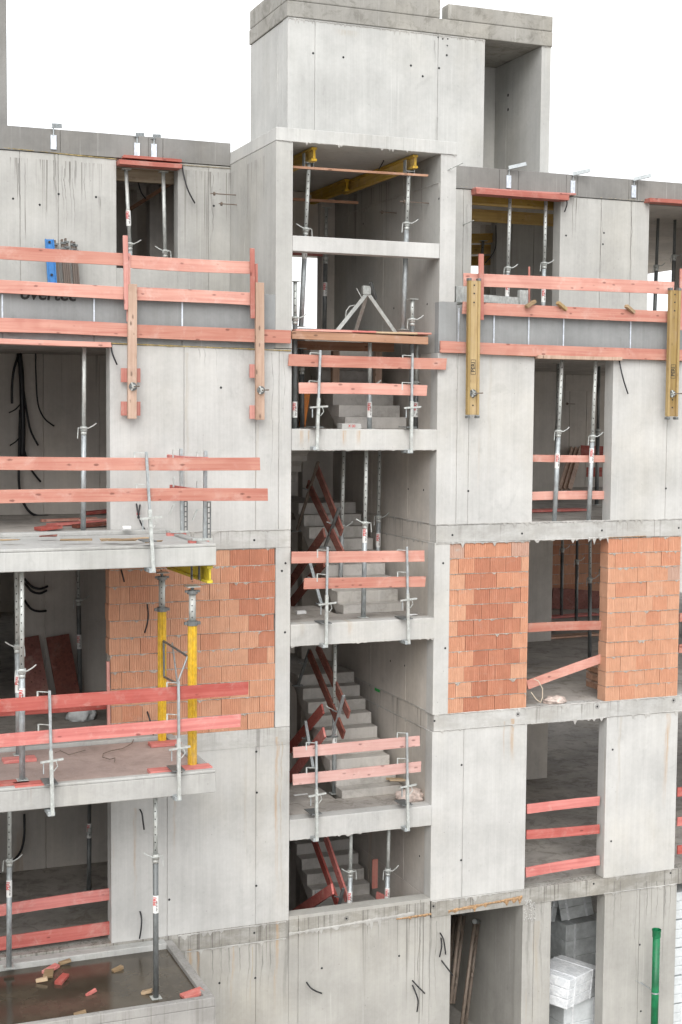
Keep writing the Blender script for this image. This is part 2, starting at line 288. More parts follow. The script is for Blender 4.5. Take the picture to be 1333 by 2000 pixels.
# ------------------------------------------------------------ mesh building
class MB:
    def __init__(s): s.v = []; s.f = []
    def quadbox(s, c):
        i = len(s.v); s.v += [Vector(p) for p in c]
        s.f += [tuple(i+k for k in q) for q in ((0, 3, 2, 1), (4, 5, 6, 7), (0, 1, 5, 4), (1, 2, 6, 5), (2, 3, 7, 6), (3, 0, 4, 7))]
        return s
    def box(s, x0, x1, y0, y1, z0, z1):
        return s.quadbox([(x0, y0, z0), (x1, y0, z0), (x1, y1, z0), (x0, y1, z0), (x0, y0, z1), (x1, y0, z1), (x1, y1, z1), (x0, y1, z1)])
    def bar(s, p0, p1, wd, ht, upv=(0, 0, 1)):
        """square bar from p0 to p1, wd across, ht along upv"""
        p0 = Vector(p0); p1 = Vector(p1); d = (p1-p0).normalized(); u = Vector(upv)
        a = d.cross(u)
        if a.length < 1e-4: a = d.cross(Vector((0, 1, 0)))
        a.normalize(); b = a.cross(d).normalized(); a = a*wd/2; b = b*ht/2
        return s.quadbox([p0-a-b, p0+a-b, p1+a-b, p1-a-b, p0-a+b, p0+a+b, p1+a+b, p1-a+b])
    def cyl(s, p0, p1, r0, r1=None, n=12, cap=True):
        r1 = r0 if r1 is None else r1
        p0 = Vector(p0); p1 = Vector(p1); d = (p1-p0).normalized()
        a = d.cross(Vector((0, 0, 1)))
        if a.length < 1e-3: a = Vector((1, 0, 0))
        a.normalize(); b = d.cross(a); i = len(s.v)
        for p, r in ((p0, r0), (p1, r1)):
            for k in range(n):
                t = 2*math.pi*k/n; s.v.append(p+(a*math.cos(t)+b*math.sin(t))*r)
        for k in range(n):
            k2 = (k+1) % n; s.f.append((i+k, i+k2, i+n+k2, i+n+k))
        if cap: s.f.append(tuple(i+n-1-k for k in range(n))); s.f.append(tuple(i+n+k for k in range(n)))
        return s
    def tube(s, pts, r, n=7):
        pts = [Vector(p) for p in pts]; rings = []; a = None
        for k, p in enumerate(pts):
            d = (pts[min(k+1, len(pts)-1)]-pts[max(k-1, 0)]).normalized()
            if a is None:
                a = d.cross(Vector((0.2, 0.3, 1)))
                if a.length < 1e-3: a = Vector((1, 0, 0))
            a = (a-d*a.dot(d)).normalized(); b = d.cross(a); i = len(s.v)
            for j in range(n):
                t = 2*math.pi*j/n; s.v.append(p+(a*math.cos(t)+b*math.sin(t))*r)
            rings.append(i)
        for q in range(len(rings)-1):
            for j in range(n):
                j2 = (j+1) % n; s.f.append((rings[q]+j, rings[q]+j2, rings[q+1]+j2, rings[q+1]+j))
        s.f.append(tuple(rings[0]+n-1-j for j in range(n))); s.f.append(tuple(rings[-1]+j for j in range(n)))
        return s
    def prism(s, pts, z0, z1):
        """vertical prism of a counter-clockwise (x, y) outline"""
        i = len(s.v); n = len(pts)
        s.v += [Vector((x, y, z0)) for x, y in pts]+[Vector((x, y, z1)) for x, y in pts]
        for k in range(n):
            k2 = (k+1) % n; s.f.append((i+k, i+k2, i+n+k2, i+n+k))
        s.f.append(tuple(i+n-1-k for k in range(n))); s.f.append(tuple(i+n+k for k in range(n)))
        return s
    def mesh(s, name, mat, off=Vector((0, 0, 0))):
        me = bpy.data.meshes.new(name); me.from_pydata([tuple(v-off) for v in s.v], [], s.f); me.materials.append(mat); me.update()
        return me
    def build(s, name, mat, parent=None, bevel=0, label=None, kind=None, smooth=False, jit=0):
        rootloc = Vector((0, 0, 0)); q = parent
        while q is not None: rootloc = rootloc+q.location; q = q.parent
        off = rootloc
        if parent is None and s.v:      # a thing of one mesh keeps its origin at its base
            xs = [v.x for v in s.v]; ys = [v.y for v in s.v]; zs = [v.z for v in s.v]
            off = Vector(((min(xs)+max(xs))/2, (min(ys)+max(ys))/2, min(zs)))
        if jit:
            for v in s.v: v += Vector((random.uniform(-jit, jit), random.uniform(-jit, jit), random.uniform(-jit, jit)))
        me = s.mesh(name, mat, off)
        if smooth:
            for p in me.polygons: p.use_smooth = len(p.vertices) == 4
        o = bpy.data.objects.new(name, me); COL.objects.link(o)
        if parent is None: o.location = off
        else: o.parent = parent
        if bevel:
            b = o.modifiers.new('bevel', 'BEVEL'); b.width = bevel; b.segments = 2; b.limit_method = 'ANGLE'; b.angle_limit = R(50)
        if label: o['label'] = label
        if kind: o['kind'] = kind
        return o

def thing(name, label, cat, loc, group=None):
    o = bpy.data.objects.new(name, None); COL.objects.link(o); o.location = Vector(loc); o.empty_display_size = .2
    o['label'] = label; o['category'] = cat
    if group: o['group'] = group
    return o
def tag(o, label, cat, group=None):
    o['label'] = label; o['category'] = cat
    if group: o['group'] = group
    return o
def text(txt, size, origin, xdir, ydir, mat, parent, name='lettering', shear=0, bold=.0):
    cu = bpy.data.curves.new('t', 'FONT'); cu.body = txt; cu.size = size; cu.shear = shear; cu.offset = bold; cu.extrude = 0.0008
    cu.align_x = 'CENTER'; cu.align_y = 'CENTER'; cu.resolution_u = 3
    to = bpy.data.objects.new('t', cu); COL.objects.link(to)
    me = bpy.data.meshes.new_from_object(to.evaluated_get(bpy.context.evaluated_depsgraph_get()))
    bpy.data.objects.remove(to); bpy.data.curves.remove(cu)
    X = Vector(xdir).normalized(); Y = Vector(ydir).normalized(); Z = X.cross(Y)
    rl = Vector((0, 0, 0)); q = parent
    while q is not None: rl = rl+q.location; q = q.parent
    o_ = Vector(origin)-rl
    for v in me.vertices: c = v.co.copy(); v.co = o_+X*c.x+Y*c.y+Z*c.z
    me.materials.clear(); me.materials.append(mat)
    o = bpy.data.objects.new(name, me); COL.objects.link(o); o.parent = parent
    return o

# ============================================================ SETTING
g = MB(); g.v = [Vector(p) for p in ((-300, -300, 0), (300, -300, 0), (300, 900, 0), (-300, 900, 0))]; g.f = [(0, 1, 2, 3)]
go = g.build('ground', M['ground']); go['kind'] = 'structure'

BL = Vector((8.3, 0, 0))
B = thing('concrete_building', 'unfinished five storey concrete building with open stairwell, brick infill and cantilevered balconies', 'building', BL)
XL, XR, YB = 0.2, 22.5, 14.0
def wall_outline(x0, x1, y0, y1, seams):
    p = [(x0, y0)]
    for s_ in sorted(seams):
        if x0 < s_ < x1: p += [(s_-.007, y0), (s_-.003, y0+.014), (s_+.003, y0+.014), (s_+.007, y0)]
    return p+[(x1, y0), (x1, y1), (x0, y1)]
def wall(x0, x1, z0, z1, m='con', y0=0.0, th=.25, seams=(), name='wall_panel', bevel=.007, label=None):
    return MB().prism(wall_outline(x0, x1, y0, y0+th, seams), z0, z1).build(name, M[m], B, bevel=bevel, label=label)
def slab(x0, x1, y0, y1, z0, z1, m='con_in', name='slab', bevel=.007, label=None):
    return MB().box(x0, x1, y0, y1, z0, z1).build(name, M[m], B, bevel=bevel, label=label)
def X(px, py=1000, Y=0): return at(px, py, Y).x
def Z(px, py, Y=0): return at(px, py, Y).z

XS0, XS1 = 7.145, 9.555      # stairwell opening
# --- floor slabs (edges of the facade bands are separate, so the floors start behind them)
for z in (3.0, 6.0, 9.0):
    for a, b in ((XL, XS0-.25), (XS1+.25, XR)):
        slab(a, b, .253, YB, z-.26, z-.003, 'con_floor', 'floor_slab')
    slab(XS0-.25, XS1+.25, 5.0, YB, z-.26, z-.003, 'con_floor', 'floor_slab')
    slab(XL, XS0-.003, 0, .25, z-.27, z, 'con' if z > 3 else 'con_low', 'slab_edge')
    slab(XS1, XR, 0, .25, z-.27, z, 'con' if z > 3 else 'con_low', 'slab_edge')
for a, b in ((XL, XS0-.25), (XS1+.25, XR)):
    slab(a, b, .153, YB, 11.69, 11.997, 'con_floor', 'floor_slab')
    slab(a, b, 2.35, YB, 14.64, 14.9, 'con_in', 'roof_slab')
slab(XS0-.25, XS1+.25, 4.2, YB, 11.69, 11.997, 'con_floor', 'floor_slab')
# --- facade walls, ground floor
wall(XL, XS0-.003, 0, 2.728, 'con_low', seams=(X(360, 1900), X(500, 1900)))
wall(XS0, 9.53, 0, 3.05, 'con_low', seams=(7.3, X(820, 1900)))
wall(9.533, 9.90, 0, 2.728, 'con_low')
wall(11.21, 11.74, 0, 2.728, 'con_low', seams=(11.42,))
wall(12.77, 14.2, 0, 2.728, 'con_low', seams=(X(1248, 1850),))
wall(17.0, 18.0, 0, 2.728, 'con_low')
# --- first floor
wall(4.40, XS0-.003, 3.0, 5.73, 'con', seams=(X(327, 1600), X(500, 1600)))
wall(9.533, 11.23, 3.003, 5.73, 'con', seams=(X(905, 1550),))
wall(12.735, 14.14, 3.003, 5.73, 'con')
wall(18.0, 18.8, 3.003, 5.73, 'con')  # unseen pier; facade around it left open to let light inside
# --- second floor: brick infill between concrete columns
wall(6.905, XS0-.003, 6.003, 8.73, 'con', name='column')
wall(9.533, 9.80, 6.003, 8.73, 'con', name='column')
# --- third floor
wall(4.405, XS0-.003, 9.003, 11.69, 'con', seams=(X(360, 850), X(500, 850), X(545, 850)))
wall(9.545, 11.25, 9.003, 11.69, 'con', seams=(X(916, 850), X(893, 850)))
wall(12.715, 14.2, 9.003, 11.69, 'con', seams=(X(1303, 850), ))
wall(17.6, 18.2, 9.003, 11.69, 'con')  # facade out of view kept mostly open, brightening the bay behind
# left room beyond the frame
wall(XL, 1.9, 9.003, 11.69, 'con'); wall(XL, 1.6, 6.003, 8.73, 'con'); wall(XL, 1.6, 3.003, 5.73, 'con')
# --- parapet panels of the terrace (top Z 12.47)
uL = wall(XL, 6.69, 11.693, 12.485, 'con_pan', th=.15, seams=(X(5, 600), X(184, 600), X(356, 600)), name='parapet_panel')
wall(6.693, 6.885, 11.693, 12.485, 'con_pan', th=.15, name='parapet_panel')
wall(9.553, 9.86, 11.693, 12.48, 'con_pan', th=.15, name='parapet_panel')
wall(9.863, XR, 11.693, 12.44, 'con_pan', th=.15, seams=tuple(X(p, 630) for p in (965, 1033, 1101, 1232)), name='parapet_panel')
for p, a, b in ((5, 575, 630), (184, 583, 632), (356, 588, 640), (896, 602, 665), (965, 614, 669), (1033, 617, 672), (1101, 621, 676), (1232, 626, 680)):
    x = X(p, 620); zt = Z(p, a); zb = Z(p, b)-.12
    MB().box(x-.011, x+.011, -.014, -.001, zb, zt).build('joint_strip', M['alum'], B)
# --- stairwell shell
def sidewall(x0, x1, y0, y1, z0, z1, m, seams=(), name='side_wall', face=-1):
    # seams are y positions on the face turned to the stairwell
    p = [(x0, y0), (x1, y0), (x1, y1), (x0, y1)]
    if face < 0:
        p = [(x0, y0), (x1, y0), (x1, y1), (x0, y1)]
        for s_ in sorted(seams, reverse=True): p += [(x0, s_+.007), (x0+.014, s_+.003), (x0+.014, s_-.003), (x0, s_-.007)]
    return MB().prism(p, z0, z1).build(name, M[m], B, bevel=.007)
for z0, z1 in ((0, 2.728), (3.003, 5.73), (6.003, 8.73), (9.003, 11.69)):
    sidewall(XS1-.0, XS1+.25, .253, 4.7, z0, z1, 'con_in', (1.1, 2.6, 4.1))
    sidewall(XS0-.25, XS0-.003, .253, 3.4, z0, z1, 'con_in')
for z in (3.0, 6.0, 9.0):
    slab(XS1-.001, XS1+.25, .253, 4.98, z-.27, z, 'con_in', 'slab_edge'); slab(XS0-.247, XS0-.003, .253, 4.98, z-.27, z, 'con_in', 'slab_edge')
sidewall(XS1-.0, XS1+.25, .003, 4.7, 11.693, 14.30, 'con_up', (1.4, 2.2, 3.8))
sidewall(XS1-.0, XS1+.25, .003, 4.7, 14.306, 14.73, 'con_up', (1.4, 3.8), )
wall(XS1+.003, 9.82, 12.483, 14.73, 'con', y0=-.0, th=.002+.0, name='pier_face')
# left wall of the upper stair tower (its outer face is seen)
MB().prism([(6.885, 0), (XS0, 0), (XS0, 4.7), (6.885, 4.7), (6.885, 4.1), (6.899, 4.1), (6.885, 4.08), (6.885, 1.5), (6.897, 1.494), (6.885, 1.488)], 11.70, 14.73).build('side_wall', M['con_up'], B, bevel=.006)
slab(6.88, 9.83, -.01, 7.2, 14.733, 14.925, 'con_tow', 'roof_slab')
wall(XS0+.003, XS1-.003, 13.14, 13.365, 'con', y0=.0, th=.22, name='cross_beam')
# back wall of the stairwell
for z0, z1 in ((.0, 2.73), (3.003, 5.73), (6.003, 8.73), (9.003, 11.69)):
    wall(8.95, XS1-.003, z0, z1, 'con_in', y0=4.45); wall(6.2, 11.0, z0, z1, 'con_in', y0=7.6)
bx0, bx1 = XS0, X(627, 560, 4.5); bz1 = Z(600, 497, 4.5)
wall(bx1, XS1-.003, 12.0, 14.64, 'con_in', y0=4.45); wall(bx0, bx1-.003, bz1, 14.73, 'con_in', y0=4.45)
MB().bar((bx0, 4.43, bz1), (bx1, 4.43, bz1), .03, .06).build('lintel_board', M['redx'], B)
# landings and stair flights
for L, lz in ((10.5, .32), (7.55, .33), (4.55, .32), (1.5, .3)):
    if L > 2: slab(XS0+.003, XS1-.003, 0.0, .26, L-lz, L+.004, 'con', 'landing_edge', .012)
    slab(XS0+.003, XS1-.003, .262, .90, L-lz+.02, L, 'con_floor', 'landing')
    slab(XS0+.003, 8.25, .902, 1.95, L-lz+.02, L, 'con_floor', 'landing')
    Lf = round(L*2)/2
    fl = MB()
    fl.quadbox([(8.36, .84, L-.28), (9.38, .84, L-.28), (9.38, 3.3, Lf+1.50), (8.36, 3.3, Lf+1.50), (8.36, .88, L-.02), (9.38, .88, L-.02), (9.38, 3.25, Lf+1.66), (8.36, 3.25, Lf+1.66)])
    flo = fl.build('stair_flight', M['con_step'], B)
    for n in range(1, 10):
        y = .84+.265*(n-1); zt = Lf+.1875*n
        MB().box(8.34, 9.40, y, y+.285 if n < 9 else 5.0, zt-.1875 if n > 1 else L+.002, zt).build('step', M['con_step'], flo, bevel=.005)
    fl = MB(); fl.quadbox([(7.2, 1.95, L-.3), (8.2, 1.95, L-.3), (8.2, 4.3, L-1.75), (7.2, 4.3, L-1.75), (7.2, 1.95, L-.05), (8.2, 1.95, L-.05), (8.2, 4.3, L-1.5), (7.2, 4.3, L-1.5)])
    flo = fl.build('stair_flight', M['con_step'], B)
    for n in range(1, 8):
        y = 1.953+.28*(n-1); zt = L-.1875*n
        MB().box(7.18, 8.22, y, y+.28, zt-.185, zt).build('step', M['con_step'], flo, bevel=.005)
# --- top storey, set back behind the terrace
YT = 2.28
wx0, wx1, wz0 = 5.018, 6.013, 13.0
wall(XL, wx0, 12.0, 14.70, 'con_up', y0=YT, seams=(X(40, 450, YT), X(115, 450, YT)))
wall(wx0, wx1, 12.0, wz0, 'con_up', y0=YT+.002, th=.24); wall(wx1, 6.882, 12.0, 14.70, 'con_up', y0=YT, seams=(X(408, 450, YT), ))
wall(9.822, 11.245, 12.0, 14.61, 'con_up', y0=YT, seams=(X(905, 450, YT), ))
wall(13.0, 14.85, 12.0, 14.61, 'con_up', y0=YT, seams=(X(1174, 450, YT), X(1233, 450, YT)))
wall(16.6, XR, 12.0, 14.61, 'con_up', y0=YT)
MB().prism(wall_outline(XL, 6.882, YT-.02, YT+.3, tuple(X(p, 280, YT) for p in (118, 290, 318))), 14.71, 15.07).build('roof_parapet', M['con_dark'], B, bevel=.01)
MB().prism(wall_outline(9.83, XR, YT-.02, YT+.3, tuple(X(p, 350, YT) for p in (975, 1012, 1106, 1128, 1228, 1245))), 14.62, 15.0).build('roof_parapet', M['con_dark'], B, bevel=.01)
# --- upper tower on the roof
YW = 2.6
tx0, tx1, tx2, tx3 = 7.97, X(946, 200, YW), X(1057, 200, YW), X(1075, 200, YW)
tz = 17.27
MB().prism(wall_outline(tx0, tx1, YW, YW+.25, (X(615, 200, YW), X(855, 200, YW))), 14.9, tz).build('tower_wall', M['con_tow'], B, bevel=.008)
MB().prism([(tx0, YW+.253), (tx0+.25, YW+.253), (tx0+.25, 4.6), (tx0, 4.6), (tx0, 3.12), (tx0+.015, 3.11), (tx0, 3.10)], 14.9, tz-.01).build('tower_wall', M['con_tow'], B, bevel=.008)
MB().prism([(tx2, YW), (tx3, YW), (tx3, 4.355), (tx2, 4.355), (tx2, 3.9), (tx2+.012, 3.894), (tx2, 3.888)], 14.9, tz-.003).build('tower_wall', M['con_tow'], B, bevel=.008)
wall(tx0+.25, tx3, 14.9, tz, 'con_tow', y0=4.36, name='tower_wall')

wall(tx1-.25, tx1-.003, 14.9, tz-.003, 'con_tow', y0=YW+.255, th=1.49, name='tower_wall')
MB().box(tx0-.02, tx3+.02, YW-.02, 4.63, tz+.003, tz+.26).build('tower_roof', M['con_cap'], B, bevel=.012)
gx0, gx1 = X(860, 20, YW), X(875, 20, YW)
MB().box(tx0-.02, gx0, YW-.02, YW+.25, tz+.263, 17.86).build('tower_coping', M['con_cap'], B, bevel=.02)
MB().box(gx1, tx3+.02, YW-.02, YW+.25, tz+.263, 17.80).build('tower_coping', M['con_cap'], B, bevel=.02)
MB().box(tx0-.02, tx0+.22, YW+.252, 4.6, tz+.263, 17.86).build('tower_coping', M['con_cap'], B, bevel=.02)
# concrete shaft at the far left of the roof
sx1 = at(14, 120, 2.7).x
MB().box(sx1-2.2, sx1, 2.7, 5.0, 14.9, 18.6).build('roof_shaft', M['con_dark'], B, bevel=.02)
# --- interior partitions
wall(1.2, 6.8, 9.0, 11.69, 'con_in', y0=4.05, seams=(X(85, 850, 4.05), X(195, 850, 4.05)), name='partition')
wall(3.62, 6.8, 6.0, 8.73, 'con_in', y0=3.65, seams=(X(88, 1200, 3.65), X(150, 1200, 3.65)), name='partition')
wall(1.2, 6.8, 3.0, 5.73, 'con_in', y0=3.75, seams=(X(90, 1600, 3.75),), name='partition')
wall(1.2, 2.6, 6.0, 8.73, 'con_in', y0=5.5, name='partition')
wall(14.0, 16.2, 9.0, 11.69, 'con_in', y0=7.6, name='partition')
wall(17.2, 18.75, 9.0, 11.30, 'con_in', y0=9.6, seams=(X(1112, 850, 9.6), X(1145, 850, 9.6)), name='partition')
wall(16.2, 19.0, 11.3, 11.69, 'con_in', y0=9.6, name='partition')
wall(18.95, 19.12, 9.0, 11.3, 'con_in', y0=9.7, th=.2, name='partition')
wall(12.9, 15.05, 6.0, 8.73, 'con_in', y0=5.86, name='partition')
wall(13.0, 15.15, 3.0, 5.73, 'con_in', y0=6.1, name='partition')
slab(11.24, 11.72, .255, 3.0, 0.0, 2.73, 'con_low', 'partition')
slab(9.6, 14.2, 3.6, 3.8, 0, 2.73, 'con_in', 'partition')
wall(X(970, 500, 5.2), 14.9, 12.0, 14.64, 'con_low', y0=5.2, seams=(14.1, ), name='partition')
wall(X(948, 500, 6.5), X(985, 500, 6.5), 12.0, 14.64, 'con_in', y0=6.5, name='partition')
wall(5.3, 6.0, 12.0, 14.64, 'con_in', y0=5.0, name='partition'); wall(6.03, 6.6, 12.0, 14.64, 'con_in', y0=4.2, name='partition')
wall(2.0, 6.5, 12.0, 14.64, 'con_in', y0=6.3, name='partition')
wall(15.0, 16.1, 12.0, 14.64, 'con_in', y0=5.2, name='partition')
wall(17.6, XR, 12.0, 14.64, 'con_in', y0=5.2, name='partition')
# unseen end and back walls darken the rooms; right end left open for light
slab(XL+.01, XL+.25, .26, YB, 0, 14.6, 'con_in', 'unseen_end_wall')
wall(XL, 6.8, .0, 14.6, 'con_in', y0=YB-.25, name='unseen_back_wall')
wall(9.9, XR, .0, 2.73, 'con_in', y0=YB-.25, name='unseen_back_wall')
for z in (6.0,): wall(9.9, 15.0, z, 8.73, 'con_in', y0=11.0, name='unseen_back_wall')
# --- balconies
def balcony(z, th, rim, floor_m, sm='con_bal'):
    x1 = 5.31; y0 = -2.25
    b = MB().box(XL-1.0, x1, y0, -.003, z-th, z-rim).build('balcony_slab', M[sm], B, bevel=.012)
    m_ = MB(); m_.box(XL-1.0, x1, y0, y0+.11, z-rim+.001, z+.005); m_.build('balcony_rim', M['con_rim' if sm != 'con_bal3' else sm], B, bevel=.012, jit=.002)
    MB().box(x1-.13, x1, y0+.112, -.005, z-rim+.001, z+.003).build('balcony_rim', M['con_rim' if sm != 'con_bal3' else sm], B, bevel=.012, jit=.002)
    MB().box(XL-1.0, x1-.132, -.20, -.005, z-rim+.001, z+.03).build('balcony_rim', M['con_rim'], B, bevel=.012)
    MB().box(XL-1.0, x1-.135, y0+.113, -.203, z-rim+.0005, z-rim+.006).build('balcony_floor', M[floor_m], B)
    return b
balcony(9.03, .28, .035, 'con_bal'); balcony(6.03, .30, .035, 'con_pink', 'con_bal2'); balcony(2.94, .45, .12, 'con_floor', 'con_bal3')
wt = MB(); wt.v = [Vector(p) for p in ((XL-1, -2.137, 2.885), (5.178, -2.137, 2.885), (5.178, -.205, 2.885), (XL-1, -.205, 2.885))]; wt.f = [(0, 1, 2, 3)]
wo = wt.build('water', M['water']); wo['kind'] = 'structure'

# --- ragged mortar ridges on the joints
def ridge(p0, p1, h=.03, dep=.012, n=None, parent=None, mat='con_ridge', name='mortar_ridge', drop=.0, outward=(0, -1, 0)):
    p0 = Vector(p0); p1 = Vector(p1); L = (p1-p0).length; n = n or max(6, int(L/.035)); o_ = Vector(outward); m_ = MB(); prev = None
    dr = 0; rs = .5
    for k in range(n+1):
        p = p0.lerp(p1, k/n)+o_*.0015; rs = .8*rs+.2*random.random(); a = h*(.25+1.1*abs(rs-.2))*random.uniform(.6, 1.0); dr = drop*(random.random()**5)*(1.6 if rs > .5 else .5); e = dep*random.uniform(.35, 1)
        i = len(m_.v); m_.v += [p+Vector((0, 0, a*.5)), p+o_*e+Vector((0, 0, a*.1)), p+o_*e*.6+Vector((0, 0, -a*.4-dr*.6)), p+Vector((0, 0, -a*.5-dr))]
        if prev is not None:
            for q in range(3): m_.f.append((prev+q, prev+q+1, i+q+1, i+q))
        prev = i
    return m_.build(name, M[mat], parent or B, kind=None)
for a, b, z in ((9.56, 14.2, 9.02), (5.4, 7.13, 9.0), (9.56, 11.22, 8.72), (11.3, 12.66, 8.73), (9.56, 11.2, 5.745), (12.75, 14.2, 5.745), (9.56, 11.2, 2.99), (12.75, 14.2, 3.01), (12.75, 14.2, 2.74), (5.4, 7.1, 2.98), (5.4, 7.1, 2.72), (9.56, 14.2, 6.005)):
    ridge((a, 0, z), (b, 0, z), .035, .014, drop=.05)
ridge((11.3, 0, 5.735), (12.7, 0, 5.735), .03, .012, drop=.06); ridge((XS0, 0, 2.78), (XS1-.3, 0, 2.84), .10, .012, drop=.10)
ridge((12.3, -.01, 8.74), (12.68, -.01, 8.74), .06, .015, drop=.12)
for z in (9.0, 6.0): ridge((XS1-.001, .26, z+.02), (XS1-.001, 6, z+.02), .03, .012, outward=(-1, 0, 0), drop=.04); ridge((XS1-.001, .26, z-.28), (XS1-.001, 6, z-.28), .03, .012, outward=(-1, 0, 0), drop=.06)
ridge((XS1-.001, .02, 14.30), (XS1-.001, 6, 14.30), .03, .012, outward=(-1, 0, 0), drop=.1)
ridge((tx0, YW, 17.25), (tx1, YW, 17.25), .04, .012, drop=.05, n=220); ridge((6.9, -.011, 14.735), (9.82, -.011, 14.735), .02, .008, drop=.025, n=160)
ridge((tx2, YW, 17.26), (tx3, YW, 17.26), .04, .015, drop=.06)
for L, d in ((10.5, .32), (7.55, .33), (4.55, .32)): ridge((XS0+.01, 0, L-d+.01), (XS1-.01, 0, L-d+.01), .02, .008, drop=.02)
# foam seams
ridge(at(0, 288, YT-.005), at(228, 311, YT-.005), .035, .03, mat='foam', name='foam_seam')
ridge(at(355, 322, YT-.005), at(450, 329, YT-.005), .02, .02, mat='foamp', name='foam_seam')
ridge(at(180, 669), at(568, 685), .045, .035, mat='foam', name='foam_seam')
ridge(at(860, 687), at(1045, 697), .02, .02, mat='foamo', name='foam_seam'); ridge(at(1210, 700), at(1333, 706), .02, .02, mat='foamo', name='foam_seam')
ridge(at(888, 363, YT-.005), at(922, 366, YT-.005), .03, .02, mat='foamp', name='foam_seam'); ridge(at(1118, 382, YT-.005), at(1266, 393, YT-.005), .03, .02, mat='foamp', name='foam_seam')
ridge(at(876, 1780), at(1020, 1752), .10, .022, mat='foamo', name='foam_seam', drop=.07, n=34)
ridge(at(774, 1795), at(842, 1785), .06, .03, mat='foamo', name='foam_seam', drop=.02)
ridge(at(1184, 1050), at(1262, 1047), .03, .02, mat='foamo', name='foam_seam')
# drying patch of smeared mortar, tie holes
def holes(lst):
    for (px, py, Y) in lst: pass
th = MB()
def hole(p, d=(0, -1, 0), r=.018): th.cyl(Vector(p)+Vector(d)*.001, Vector(p)+Vector(d)*.003, r, n=9)  # dark disc on the surface, shade of the hole put into its colour
for px, py in ((432, 757), (915, 959), (1301, 954), (884, 1045), (1020, 1042), (1176, 1036), (1326, 1031), (1167, 1380), (1316, 1368), (1012, 1395), (849, 1408), (902, 1494), (901, 1680), (1197, 1464), (1194, 1643), (502, 1548), (501, 1730), (501, 1468), (331, 1757), (497, 1822), (677, 1794), (847, 1770), (1160, 1726), (1310, 1705), (497, 1055), (558, 1100), (557, 1235), (629, 1891), (780, 1867), (870, 1266), (866, 1100), (1250, 1845), (1252, 1975), (551, 1115), (429, 1920), (499, 1910)):
    hole(at(px, py))
for px, py in ((671, 112), (803, 128), (858, 133), (612, 104), (856, 73), (865, 76), (875, 76), (874, 89), (826, 149), (873, 108)): hole(at(px, py, YW), r=.02 if py > 95 else .014)
for px, py in ((115, 379), (188, 385), (78, 400), (26, 388), (418, 402), (1180, 455), (1178, 477), (1106, 460)): hole(at(px, py, YT))
for px, py, x in ((798, 955, XS1), (828, 957, XS1), (791, 1300, XS1), (763, 1291, XS1), (710, 437, XS1), (858, 388, XS1), (770, 602, XS1), (835, 594, XS1), (684, 1190, XS1), (820, 1672, XS1)): hole(atx(px, py, x), (-1, 0, 0))
for px, py in ((993, 186), (993, 214), (965, 250)): hole(atx(px, py, tx2), (-1, 0, 0), .03)
th.build('tie_holes', M['dark'], B, kind='stuff')
tk = MB()
for px, py in ((1167, 1380), (1316, 1368), (1012, 1395), (677, 1794), (847, 1770)):
    p = at(px, py); tk.tube([p+Vector((.035*math.cos(t), -.004, .035*math.sin(t))) for t in [k*math.pi/6 for k in range(13)]], .004, 5)
tk.build('tie_rings', M['con_dark'], B, kind='stuff')
# exposed aggregate patch at the top of the pier
ag = MB()
for k in range(90):
    p = at(random.uniform(1024, 1046), random.uniform(1758, 1800)); r_ = random.uniform(.008, .022); ag.cyl(p+Vector((0, .005, 0)), p+Vector((0, -.012, 0)), r_, r_*.4, n=6)
ag.build('rough_patch', M['con_ridge'], B, kind='stuff')
# company lettering on the terrace parapet, partly behind the middle board
text('overtec', .25, at(94, 575, -.003), (1, 0, 0), (0, 0, 1), M['blk'], B, shear=.15, bold=.006)

# ------------------------------------------------------------ brick infill
BH = .2475
def brick_mesh(L, mat, th=.24):
    m_ = MB(); n = max(2, int(round(L/.033))); p = [(0, .0)]
    for k in range(1, n):
        x = L*k/n; p += [(x-.0065, 0), (x-.0035, .006), (x+.0035, .006), (x+.0065, 0)]
    p += [(L, 0), (L, th), (0, th)]
    m_.prism(p, 0, BH-.009)
    return m_.mesh('brick', mat)
BM = {}
def brick(parent, x, y, z, L, mk):
    key = (round(L/.02), mk)
    if key not in BM: BM[key] = brick_mesh(round(L/.02)*.02-.007, M[mk])
    o = bpy.data.objects.new('brick', BM[key]); COL.objects.link(o); o.parent = parent
    o.location = Vector((x, y+random.uniform(-.007, .007), z+random.uniform(-.003, .003)))-BL
    o.rotation_euler.z = random.uniform(-.012, .012); o.rotation_euler.y = random.uniform(-.006, .006)
    return o
def brick_wall(x0, x1, z0, z1, unit, cfun, y=.012, label=None, toothed=False):
    bw = MB().box(x0+.01, x1-.01, y+.03, y+.235, z0, z1).build('brick_wall', M['mortar'], B, label=label)
    rows = int(round((z1-z0)/BH)); hh = (z1-z0)/rows
    for r_ in range(rows):
        x = x0+(random.uniform(-.01, .02) if toothed else 0); z = z0+r_*hh; first = True
        while x < x1-.02:
            L = unit
            if first: L = unit*(.55 if r_ % 2 else 1.0)*random.uniform(.9, 1.06); first = False
            if x1-x-L < .10: L = x1-x
            L = min(L, x1-x); L = round(L/.02)*.02
            if L < .04: break
            cx = (x+L/2-x0)/(x1-x0); cz = (r_+.5)/rows
            brick(bw, x, y, z, L, cfun(cx, cz)); x += L
        ridge((x0+.01, y+.001, z+hh-.004), (x1-.01, y+.001, z+hh-.004), .018, .009, parent=bw, mat='mortar', name='mortar_bed', drop=.03)
    return bw
def cL(cx, cz):
    if cx > .74 and cz > .55+.1*random.random() or (.84 < cx < .97 and cz > .34): return 'bk2'
    return random.choice(['bk1', 'bk1', 'bk1', 'bk1', 'bk3'])
